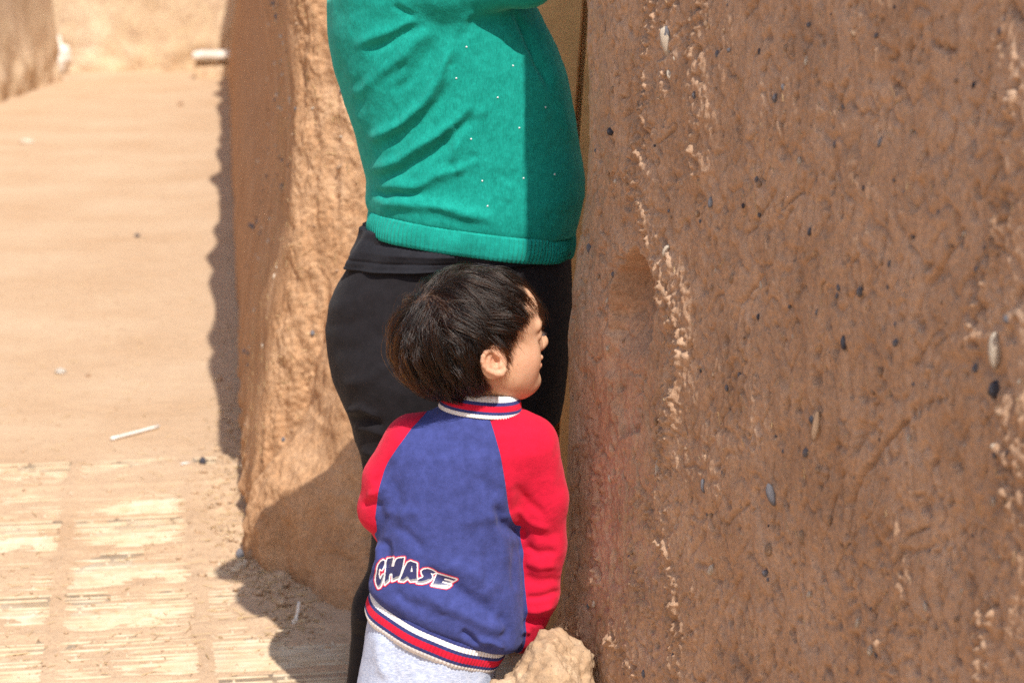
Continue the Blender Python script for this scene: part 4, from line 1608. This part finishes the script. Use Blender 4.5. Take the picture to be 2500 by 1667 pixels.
hel = [(395, 850), (330, 790), (285, 745), (225, 730), (160, 765), (118, 840), (106, 920), (130, 1000), (185, 1065), (260, 1105), (345, 1130), (420, 1120), (452, 1065), (440, 1005)]
hr_ = [.0022, .0030, .0036, .0042, .0044, .0044, .0042, .0040, .0042, .0048, .0060, .0066, .0060, .0045]
base = None
for i in range(len(hel)):
    pass
cE = ear3(285, 930, -.004)
disc = H.ell(cE, (.0225, .006, .029), np.array([[math.cos(.32), math.sin(.32), 0], [-math.sin(.32), math.cos(.32), 0], [0, 0, 1]]))
H.add(disc, .004)
H.add(H.ell(ear3(330, 930, -.014), (.016, .014, .021)), .006)
H.cut(H.ell(ear3(315, 880, .005), (.0100, .0075, .0165)), .004)
H.cut(H.ell(ear3(190, 850, .004), (.005, .0035, .013)), .003)
for i in range(len(hel) - 1):
    H.add(H.cone(ear3(*hel[i], .001), ear3(*hel[i + 1], .001), hr_[i] * .85, hr_[i + 1] * .85), .003)
anti = [(215, 850), (205, 920), (225, 980), (280, 1030), (330, 1035)]
for i in range(len(anti) - 1):
    H.add(H.cone(ear3(*anti[i], -.001), ear3(*anti[i + 1], -.001), .0032, .0034), .002)
H.add(H.cone(ear3(250, 800, -.002), ear3(215, 860, -.001), .003, .003), .002)
H.add(H.cone(ear3(410, 950, -.002), ear3(400, 985, 0), .0045, .005), .003)
H.cut(H.ell(ear3(340, 920, .001), (.005, .008, .007)), .002)
Fb.S[:, :, k0:] = H.S
me = Fb.mesh('person')
del Fb, H
relax(me, 1, .4)
V = verts_of(me)
Lc = (V - HC) @ HR.T


def scalp_mask(L):
    x, y, z = L[:, 0], L[:, 1], L[:, 2]
    front = np.interp(z, [-.09, -.050, -.045, -.01, .02, .05, .075, .10], [-.045, -.035, .010, .020, .034, .062, .074, .08])
    back = np.interp(z, [-.13, -.105, -.09], [-.2, -.06, .3])
    return np.minimum(front - x, (back - x) * .5) + .010 * np.minimum(0, (z + .10) / .02)


m_ = smooth01(scalp_mask(Lc) / .012) * (Lc[:, 2] > -.105)
m_ *= 1 - np.exp(-((np.maximum(0, np.hypot((proj(V)[:, 0] - 1203) / 38, (proj(V)[:, 1] - 886) / 46) - 1)) / .1) ** 2) * (Lc[:, 1] < -.066)
a_ = me.attributes.new('scalp', 'FLOAT', 'POINT')
a_.data.foreach_set('value', (m_ * .9).astype(np.float32))
ros = .75 * np.exp(-(((Lc[:, 0] - .060) / .03) ** 2 + ((Lc[:, 2] + .045) / .028) ** 2)) * .30
ros = np.maximum(ros, .85 * np.exp(-(((Lc[:, 0] - .100) / .012) ** 2 + ((Lc[:, 2] + .057) / .010) ** 2 + (Lc[:, 1] / .020) ** 2)))
eq = proj(V)
earw = np.exp(-(((eq[:, 0] - 1204) / 34) ** 2 + ((eq[:, 1] - 886) / 42) ** 2)) * (np.abs(Lc[:, 1] + .09) < .03)
ros = np.maximum(ros, .28 * earw)
a_ = me.attributes.new('rosy', 'FLOAT', 'POINT')
a_.data.foreach_set('value', ros.astype(np.float32))
boy = link('person', me, M['skin'])
tag(boy, 'small boy with dark hair in a blue and red jacket peering round the wall', 'person')

# eyes
for s_ in (-1, 1):
    bm = bmesh.new()
    bmesh.ops.create_uvsphere(bm, u_segments=24, v_segments=16, radius=.0118)
    me = bpy.data.meshes.new('eye')
    bm.to_mesh(me)
    bm.free()
    o = link('eye', me, [M['eye'], M['iris']], boy)
    cc = hl_(.0812, s_ * .030, -.0085)
    o.location = cc
    for p in me.polygons:
        if (Vector(p.center).normalized() @ Vector(hx_)) > .84:
            p.material_index = 1


# ---- hair strands
def hair_obj(name, strands, radii, mat, parent):
    hd = bpy.data.hair_curves.new(name)
    n, k = strands.shape[:2]
    hd.add_curves([k] * n)
    hd.position_data.foreach_set('vector', strands.reshape(-1).astype(np.float32))
    r = hd.attributes.get('radius') or hd.attributes.new('radius', 'FLOAT', 'POINT')
    r.data.foreach_set('value', radii.reshape(-1).astype(np.float32))
    hd.materials.append(mat)
    o = bpy.data.objects.new(name, hd)
    COL.objects.link(o)
    o.parent = parent
    return o


hullC, hullR = np.array([-.025, 0, -.006]), np.array([.116, .087, .100])
WH = np.array([-.112, -.012, .068])


def hull_n(p):
    g = (p - hullC) / hullR ** 2
    return g / np.linalg.norm(g, axis=1)[:, None]


def hull_level(p):
    return np.linalg.norm((p - hullC) / hullR, axis=1)


hr = np.random.default_rng(21)


def grow(roots, seed_amp, L, steps=14, layer=None, twist=None):
    n = len(roots)
    p = roots.copy()
    out = [p.copy()]
    N = hull_n(p)
    rootz = roots[:, 2]
    for k in range(1, steps):
        t = k / (steps - 1)
        N = hull_n(p)
        f = p - WH
        f -= N * (f * N).sum(1)[:, None]
        f /= np.linalg.norm(f, axis=1)[:, None] + 1e-6
        # swirl round the crown
        sw = np.cross(N, f)
        dist = np.linalg.norm(p - WH, axis=1)
        f = f + sw * (0.55 * np.exp(-dist / .035))[:, None] * -1
        frontw = smooth01((p[:, 0] + .01) / .05) * smooth01((p[:, 2] - .02) / .04)
        g = (.22 + .75 * t) * (1 - .45 * frontw)
        d = f + np.array([0, 0, -1.0]) * g[:, None] + np.array([.35, 0, 0]) * frontw[:, None]
        # locks at the nape curl forward
        nape = smooth01((-.055 - p[:, 2]) / .05) * smooth01((-.0 - p[:, 0]) / .05)
        d += np.array([.9, 0, .1]) * (nape * t)[:, None]
        d += sw * (twist[:, None] * (1.0 + .6 * math.sin(4 * t + 1)))
        d -= N * (d * N).sum(1)[:, None] * .85
        d /= np.linalg.norm(d, axis=1)[:, None]
        p = p + d * (L / (steps - 1))[:, None]
        lev = hull_level(p)
        want = 1 + layer * smooth01(np.array(t * 3.2)) / .1
        # stay on the hair shell; loose towards the tips
        s = want / lev
        hold = np.where(lev < want, 1.0, .75 * (1 - .5 * t))
        p = hullC + (p - hullC) * (1 + (s - 1) * hold)[:, None]
        out.append(p.copy())
    return np.stack(out, 1)


def sample_roots(n):
    R = []
    tot = 0
    while tot < n:
        d = hr.normal(size=(n * 3, 3))
        d /= np.linalg.norm(d, axis=1)[:, None]
        p = hullC + d * hullR * .965
        ok = (scalp_mask(p) > 0) & (p[:, 2] > -.088)
        R.append(p[ok])
        tot += ok.sum()
    return np.concatenate(R)[:n]


def lengths(r):
    z = r[:, 2]
    side = np.abs(r[:, 1]) > .05
    L = .050 + .075 * smooth01((z + .06) / .12) + .016 * smooth01((-.03 - r[:, 0]) / .04) * (z < .02)
    L = np.where((r[:, 0] > .0) & (z < .03), .030 + .055 * smooth01((z + .04) / .09), L)
    return L


NC, PER = 420, 46
gr = sample_roots(NC)
layer = hr.uniform(.0, .012, NC) + .009 * (hr.random(NC) < .25)
tw = 1.5 * noise(gr * 24, 5) + .85 * noise(gr * 60, 9) + hr.normal(0, .10, NC)
gl = lengths(gr) * hr.uniform(.75, 1.40, NC)
guides = grow(gr, 0, gl, layer=layer, twist=tw)
steps = guides.shape[1]
tt = np.linspace(0, 1, steps)
S = np.repeat(guides, PER, 0)
nS = len(S)
off = hr.normal(0, .0062, (nS, 3))
conv = (1 - .84 * tt ** .8)[None, :, None]
S = S + off[:, None, :] * conv
wob = hr.normal(0, .0018, (nS, 3))[:, None, :] * (tt ** 1.5)[None, :, None] + (hr.normal(0, .0005, (nS, 1, 3)) * np.sin(tt * 7 + 1)[None, :, None])
S = S + wob
cut_ = hr.uniform(.78, 1.0, nS)
idx_ = tt[None] * cut_[:, None] * (steps - 1)
i0 = np.minimum(idx_.astype(int), steps - 2)
fr = (idx_ - i0)[..., None]
S = np.take_along_axis(S, i0[..., None], 1) * (1 - fr) + np.take_along_axis(S, (i0 + 1)[..., None], 1) * fr
# an even undercoat so that no skin shows through, and a few stray hairs
ur = sample_roots(3600)
U = grow(ur, 0, lengths(ur) * hr.uniform(.6, 1.0, 3600), layer=hr.uniform(0, .006, 3600), twist=.75 * noise(ur * 20, 5) + hr.normal(0, .08, 3600))
fy = sample_roots(130)
fy = fy[fy[:, 2] > .02]
Yh = grow(fy, 0, lengths(fy) * 1.1, layer=hr.uniform(.014, .026, len(fy)), twist=hr.normal(0, .5, len(fy)))
allS = np.concatenate([S, U, Yh])
# no hair inside the skull
lev = hull_level(allS.reshape(-1, 3)).reshape(allS.shape[:2])
fix = np.maximum(1, .985 / lev)
allS = hullC + (allS - hullC) * fix[..., None]
# trimmed round the face and the ear
def off_limits(P, jit):
    x, y, z = P[..., 0], P[..., 1], P[..., 2]
    side = smooth01((np.abs(y) - .030) / .03)
    xl = np.interp(z, [-.14, -.075, -.066, -.056, -.02, .005, .02, .035, .05, .3], [.03, .005, -.016, .012, .018, .022, .036, .060, .2, .2])
    bad = (x > xl + jit) & (side > .5)
    bad |= (z < .016 + jit) & (x > .04)
    w = proj(HC + P.reshape(-1, 3) @ HR).reshape(P.shape)
    bad |= (y < -.05) & (np.hypot((w[..., 0] - 1207) / 33, (w[..., 1] - 892) / 40) < 1 + jit * 8)
    return bad


jit = hr.normal(0, .0035, (len(allS), 1)) + np.repeat(np.append(hr.normal(0, .005, NC), 0), np.append(np.full(NC, PER), len(allS) - NC * PER))[:, None]
bad = off_limits(allS, jit)
bad[:, :2] = False
first = np.where(bad.any(1), bad.argmax(1), steps - 1)
first = np.maximum(first, 1).astype(float)
idx_ = tt[None] * first[:, None]
i0 = np.minimum(idx_.astype(int), steps - 2)
fr = (idx_ - i0)[..., None]
allS = np.take_along_axis(allS, i0[..., None], 1) * (1 - fr) + np.take_along_axis(allS, (i0 + 1)[..., None], 1) * fr
rad = np.concatenate([np.full(nS, .00025), np.full(len(U), .00032), np.full(len(Yh), .00014)])[:, None] * (1 - .72 * tt ** 2)[None]
world_S = HC + allS @ HR
hair_obj('hair', world_S, rad, M['hair'], boy)
# lashes
nl = 26
u_ = np.linspace(-1, 1, nl)
root = np.stack([.0925 - .004 * u_ ** 2, -.030 + .0125 * u_, np.full(nl, -.0055)], -1)
tip = root + np.stack([np.full(nl, .0085), .004 * u_, np.full(nl, .0015)], -1)
seg = np.linspace(0, 1, 4)[None, :, None]
ls = root[:, None] * (1 - seg) + tip[:, None] * seg + np.array([0, 0, -.002]) * (4 * seg * (1 - seg))
hair_obj('eyelashes', HC + ls @ HR, np.full((nl, 4), .00022), M['hair'], boy)

# ---- jacket
Fj = Field(cut_axis(-.31, .14, .0032), cut_axis(3.36, 3.74, .0032), cut_axis(bp(1100, 1660)[2], bp(1100, 960)[2], .0032))
dT = loft_px(Fj, boy_rows, BY, 2.25, False)
Fj.add(dT, 0)
jA, jB = bp(912, 1446), bp(1247, 1578)
hpj = (Fj.X - jA[0]) * ((jB[2] - jA[2]) / (jB[0] - jA[0])) + jA[2]
Fj.S = -smin(-Fj.S, -((hpj - .006) - Fj.Z + 0 * Fj.S), .035)
for pts_, rr_ in ((arm_r, (.060, .0465, .0400, .0375, .033)), (arm_l, (.060, .049, .043, .033))):
    for i, (a_, b_, r0, r1) in enumerate(zip(pts_[:-1], pts_[1:], rr_[:-1], rr_[1:])):
        Fj.add(Fj.cone(a_, b_, r0, r1), .028 if i == 0 else .014)
Fj.cut(Fj.cone(bp(1165, 1000), bp(1165, 930), .058, .062), .008)
me = Fj.mesh('jacket')
relax(me, 3, .5)
folds(me, [
    ([(1205, 1225), (1222, 1275), (1262, 1300), (1290, 1310)], 13, -.0100),
    ([(1180, 1200), (1200, 1270), (1225, 1330), (1240, 1400)], 15, .0055),
    ([(1262, 1310), (1255, 1380), (1265, 1450)], 11, -.0050),
    ([(1020, 1385), (1090, 1425), (1160, 1470), (1240, 1510)], 19, -.0085),
    ([(1080, 1370), (1150, 1400), (1220, 1450)], 18, .0050),
    ([(1000, 1440), (1090, 1475), (1180, 1520), (1250, 1540)], 17, .0060),
    ([(925, 1320), (930, 1370), (905, 1410)], 9, .0070),
    ([(940, 1310), (948, 1360), (935, 1400)], 9, -.0060),
    ([(1060, 1080), (1130, 1070), (1200, 1090)], 20, -.0025),
    ([(960, 1150), (975, 1230), (960, 1290)], 14, -.0030),
    ([(1120, 1535), (1145, 1552), (1170, 1575)], 8, -.0080),
    ([(1160, 1560), (1200, 1563), (1235, 1580)], 7, .0060),
    ([(1215, 1490), (1235, 1530), (1225, 1560)], 10, -.0050),
    ([(1280, 1460), (1320, 1455), (1370, 1440)], 8, -.0055), ([(1275, 1490), (1315, 1490), (1355, 1475)], 8, .0050), ([(1275, 1520), (1310, 1520), (1345, 1505)], 8, -.0050), ([(1270, 1545), (1300, 1545)], 7, .0045),
    ([(1300, 1290), (1330, 1310), (1375, 1300)], 12, -.0025),
    ([(880, 1235), (910, 1225), (940, 1235)], 9, -.0040),
    ([(1186, 990), (1205, 1050), (1222, 1110), (1234, 1180), (1243, 1250)], 5, -.0022, 1),
    ([(1046, 1000), (1010, 1040), (975, 1085), (945, 1130), (925, 1190)], 5, -.0022, 1),
    ([(1255, 1180), (1290, 1230), (1340, 1260)], 13, -.0040), ([(1250, 1240), (1290, 1275), (1345, 1290)], 10, .0045), ([(1275, 1330), (1310, 1350), (1370, 1345)], 11, -.0050), ([(1275, 1370), (1320, 1385), (1370, 1375)], 11, .0040), ([(1275, 1405), (1320, 1420), (1372, 1410)], 10, -.0045),
    ([(1225, 1210), (1190, 1180), (1150, 1170)], 14, -.0030), ([(1235, 1260), (1180, 1260), (1120, 1290)], 15, .0035), ([(945, 1280), (990, 1300), (1040, 1350)], 13, -.0035), ([(930, 1240), (980, 1260), (1030, 1250)], 13, .0030),
    ([(1080, 1500), (1075, 1470), (1100, 1430)], 12, .0035), ([(960, 1440), (990, 1470), (1050, 1490)], 12, -.0035), ([(1185, 1330), (1190, 1400), (1175, 1450)], 14, -.0035),
    ([(905, 1180), (935, 1160), (965, 1120)], 10, -.0035), ([(890, 1210), (920, 1200), (945, 1180)], 8, .0030),
])
wrinkle(me, .0026, 15, 401, 4)
# split into the blue body and the two red raglan sleeves
V = verts_of(me)
q = proj(V)
seam_r = np.array([(1186, 985), (1190, 1005), (1205, 1050), (1222, 1110), (1234, 1180), (1243, 1250), (1258, 1284)])
seam_l = np.array([(1052, 985), (1046, 1000), (1010, 1040), (975, 1085), (945, 1130), (925, 1190), (916, 1260), (922, 1300)])
gR = q[:, 0] - np.interp(q[:, 1], seam_r[:, 1], seam_r[:, 0])
gL = np.interp(q[:, 1], seam_l[:, 1], seam_l[:, 0]) - q[:, 0]
for g, sgn, lim in ((gR, -1, 1280), (gL, 1, 1296)):
    m = (np.abs(g) < 2.6) & (q[:, 1] < lim)
    V[m, 0] += sgn * g[m] * q[m, 2] / FPX
set_verts(me, V)


def prim_min(pts_, rr_, P):
    d = np.full(len(P), 9.0)
    for a_, b_, r0, r1 in zip(pts_[:-1], pts_[1:], rr_[:-1], rr_[1:]):
        ab = b_ - a_
        t = np.clip(((P - a_) @ ab) / (ab @ ab), 0, 1)
        d = np.minimum(d, np.linalg.norm(P - a_ - t[:, None] * ab, axis=1) - (r0 + (r1 - r0) * t))
    return d


fq = np.empty(len(me.polygons) * 4, np.int32)
me.polygons.foreach_get('vertices', fq)
fq = fq.reshape(-1, 4)
fcen = V[fq].mean(1)
qc = proj(fcen)
lo = {}
dTorso = np.empty(len(fcen))
ix = [np.clip(np.searchsorted(Fj.ax[i], fcen[:, i]), 0, len(Fj.ax[i]) - 1) for i in range(3)]
dTorso = dT[ix[0], ix[1], ix[2]]
sR = prim_min(arm_r, (.060, .0465, .0400, .0375, .033), fcen)
sL = prim_min(arm_l, (.060, .049, .043, .033), fcen)
cls = np.zeros(len(fcen), int)
gRc = qc[:, 0] - np.interp(qc[:, 1], seam_r[:, 1], seam_r[:, 0])
gLc = np.interp(qc[:, 1], seam_l[:, 1], seam_l[:, 0]) - qc[:, 0]
lowR, lowL = qc[:, 1] > 1282, qc[:, 1] > 1298
cls[np.where(lowR, sR < dTorso, gRc > 0)] = 1
cls[np.where(lowL, (sL < dTorso) & (qc[:, 0] < 1100), gLc > 0)] = 2
del Fj, dT
for _ in range(3):                               # drop single stray faces, then straighten the seam
    e2 = {}
    for fi, f4 in enumerate(fq.tolist()):
        for a_, b_ in zip(f4, f4[1:] + f4[:1]):
            e2.setdefault((min(a_, b_), max(a_, b_)), []).append(fi)
    other = {}
    for fs in e2.values():
        if len(fs) == 2 and cls[fs[0]] != cls[fs[1]]:
            other.setdefault(fs[0], []).append(cls[fs[1]])
            other.setdefault(fs[1], []).append(cls[fs[0]])
    for fi, o_ in other.items():
        if len(o_) >= 3:
            cls[fi] = max(set(o_), key=o_.count)
bn = {}
for (a_, b_), fs in e2.items():
    if len(fs) == 2 and cls[fs[0]] != cls[fs[1]]:
        bn.setdefault(a_, []).append(b_)
        bn.setdefault(b_, []).append(a_)
for _ in range(14):
    new = {a_: V[a_] * .45 + .55 * np.mean([V[j] for j in nb], 0) for a_, nb in bn.items() if len(nb) == 2}
    for a_, p_ in new.items():
        V[a_] = p_


def sub_mesh(name, Vv, Qv, keep):
    Q2 = Qv[keep]
    u, inv = np.unique(Q2, return_inverse=True)
    return quads_mesh(name, Vv[u], inv.reshape(-1, 4))


jacket = link('jacket', sub_mesh('jacket', V, fq, cls == 0), M['blue'], boy)
link('sleeve', sub_mesh('sleeve', V, fq, cls == 1), M['red'], jacket)
link('sleeve', sub_mesh('sleeve', V, fq, cls == 2), M['red'], jacket)
bands = [M['rib_white'], M['rib_navy'], M['rib_red']]


def wv_j(th, v):
    return .0022 * np.sin(th * 4 + 1.5) + .0012 * np.sin(th * 9)


ring_band('hem_band', jA + np.array([.004, 0, .008]), jB + np.array([-.006, 0, .008]), .101, BY, .050, [(.14, 1), (.17, 0), (.12, 1), (.25, 2), (.12, 1), (.22, 0)], 112, bands, jacket, rib_h=.0007, lean=.002, puff=.004, nexp=2.25, wave=wv_j, roll=.004)
ring_band('collar', bp(1090, 941), bp(1264, 958), .060, BY + .004, .036, [(.26, 0), (.16, 1), (.27, 2), (.14, 1), (.19, 0)], 84, bands, jacket, rib_h=.0006, lean=-.010, puff=.002, nexp=2.1)

# lettering printed on the back
bvhJ = BVHTree.FromPolygons(V.tolist(), fq.tolist())
LET = {
    'C': [(470, 300), (435, 280), (390, 310), (345, 370), (325, 440), (318, 520), (300, 600), (295, 680), (310, 750), (345, 825), (380, 810), (410, 760), (430, 690), (455, 610), (465, 550), (430, 560), (405, 610), (385, 650), (370, 620), (358, 560), (360, 490), (375, 450), (395, 470), (415, 480), (440, 440), (465, 370)],
    'H': [(520, 255), (640, 240), (602, 402), (642, 405), (660, 330), (690, 265), (740, 245), (845, 235), (815, 400), (770, 560), (735, 640), (690, 650), (665, 670), (610, 690), (616, 600), (608, 545), (570, 550), (558, 620), (556, 685), (520, 715), (472, 760), (465, 690), (480, 560), (490, 450), (495, 330)],
    'A': [(900, 330), (960, 300), (1085, 345), (1087, 430), (1080, 560), (1092, 680), (1040, 692), (960, 700), (932, 660), (905, 640), (870, 672), (830, 700), (740, 690), (770, 630), (800, 560), (850, 430)],
    'S': [(1450, 520), (1370, 470), (1290, 445), (1210, 455), (1165, 490), (1170, 540), (1200, 590), (1190, 615), (1140, 635), (1090, 665), (1080, 725), (1170, 735), (1260, 715), (1340, 675), (1375, 620), (1370, 570), (1345, 540), (1400, 545)],
    'E': [(1470, 540), (1845, 650), (1795, 680), (1620, 632), (1608, 655), (1770, 697), (1700, 725), (1580, 692), (1568, 715), (1740, 757), (1690, 800), (1640, 820), (1360, 770), (1400, 700), (1430, 620)],
}


st_ = 7.0
gxs, gys = np.arange(225, 1925, st_), np.arange(170, 910, st_)
GXX, GYY = np.meshgrid(gxs, gys)
Gv = np.stack([GXX.ravel(), GYY.ravel()], -1)
surf = np.full((len(Gv), 3), np.nan)
sd = {}
for k_l, poly in LET.items():
    pc = list(poly) + [poly[0]]
    d, _ = poly_dist(Gv, pc)
    sd[k_l] = np.where(inside(Gv, poly), -d, d)
allsd = np.min(np.stack(list(sd.values())), 0)
own = np.argmin(np.stack(list(sd.values())), 0)
need = np.where(allsd < 60)[0]
for i in need:
    h = drop(bvhJ, 880 + Gv[i, 0] / 7.84, 1330 + Gv[i, 1] / 7.84)
    if h[0] is not None:
        surf[i] = np.array(h[0]) + np.array(h[1]) * .0007
Qg = grid_faces(len(gys), len(gxs))
cs_ = Gv[Qg].mean(1)
csd = allsd[Qg].mean(1)
cown = own[Qg[:, 0]]
good = ~np.isnan(surf[Qg]).any((1, 2)) & (csd < 40)
zone = np.where(csd < -4, 0, np.where(csd < 20, 1, 2))
low = np.zeros(len(Qg), bool)
for j, k_l in enumerate(LET):
    pc = np.array(LET[k_l])
    dsh = inside(cs_ + np.array([12, 46]), LET[k_l])
    low |= (cown == j) & ~dsh & (zone == 0) & (cs_[:, 1] > np.interp(cs_[:, 0], [300, 900, 1700], [560, 600, 690]))
zone = np.where(low, 3, zone)
slit = inside(cs_, [(985, 400), (962, 505), (1005, 505)])
zone = np.where(slit, 1, zone)
for j, k_l in enumerate(LET):
    keep = good & (cown == j)
    Q2 = Qg[keep]
    u, inv = np.unique(Q2, return_inverse=True)
    me = quads_mesh('letter', surf[u], inv.reshape(-1, 4)[:, ::-1], zone[keep])
    link('letter', me, [M['print_navy'], M['print_white'], M['print_red'], M['print_grey']], jacket)

# ---- trousers
Ft = Field(cut_axis(-.31, .08, .0045), cut_axis(3.33, 3.70, .0045), cut_axis(.05, bp(1100, 1470)[2], .0045))
Ft.add(loft_px(Ft, [(1470, 905, 1240, .088, 0), (1540, 893, 1222, .094, 0), (1600, 884, 1212, .098, 0), (1667, 872, 1206, .100, 0), (1740, 868, 1200, .100, 0), (1800, 876, 1190, .095, 0), (1840, 890, 1180, .088, 0)], BY, 2.3), 0)
for i in (0, 1):
    Ft.add(Ft.cone(bhip[i], bkn[i], .074, .060), .03)
    Ft.add(Ft.cone(bkn[i], bfoot[i] + np.array([0, 0, .06]), .060, .050), .02)
me = Ft.mesh('trousers')
del Ft
relax(me, 2, .5)
folds(me, [([(975, 1560), (965, 1610), (962, 1670)], 6, -.0020), ([(930, 1540), (925, 1600), (940, 1660)], 14, .0040), ([(1080, 1600), (1090, 1660), (1080, 1700)], 14, .0040), ([(1030, 1580), (1030, 1660)], 14, -.0030), ([(1150, 1620), (1160, 1690)], 12, -.0030)])
wrinkle(me, .002, 18, 411, 3)
link('trousers', me, M['pants'], boy)
for i in (0, 1):
    f0 = bfoot[i]
    Fh = Field(cut_axis(f0[0] - .07, f0[0] + .07, .005), cut_axis(f0[1] - .08, f0[1] + .16, .005), cut_axis(-.01, .10, .005))
    Fh.add(Fh.cone(f0 + np.array([0, -.025, .035]), f0 + np.array([0, .09, .030]), .036, .032), 0)
    Fh.S = np.maximum(Fh.S, .004 - Fh.Z)
    link('shoe', Fh.mesh('shoe'), M['shoe'], boy)
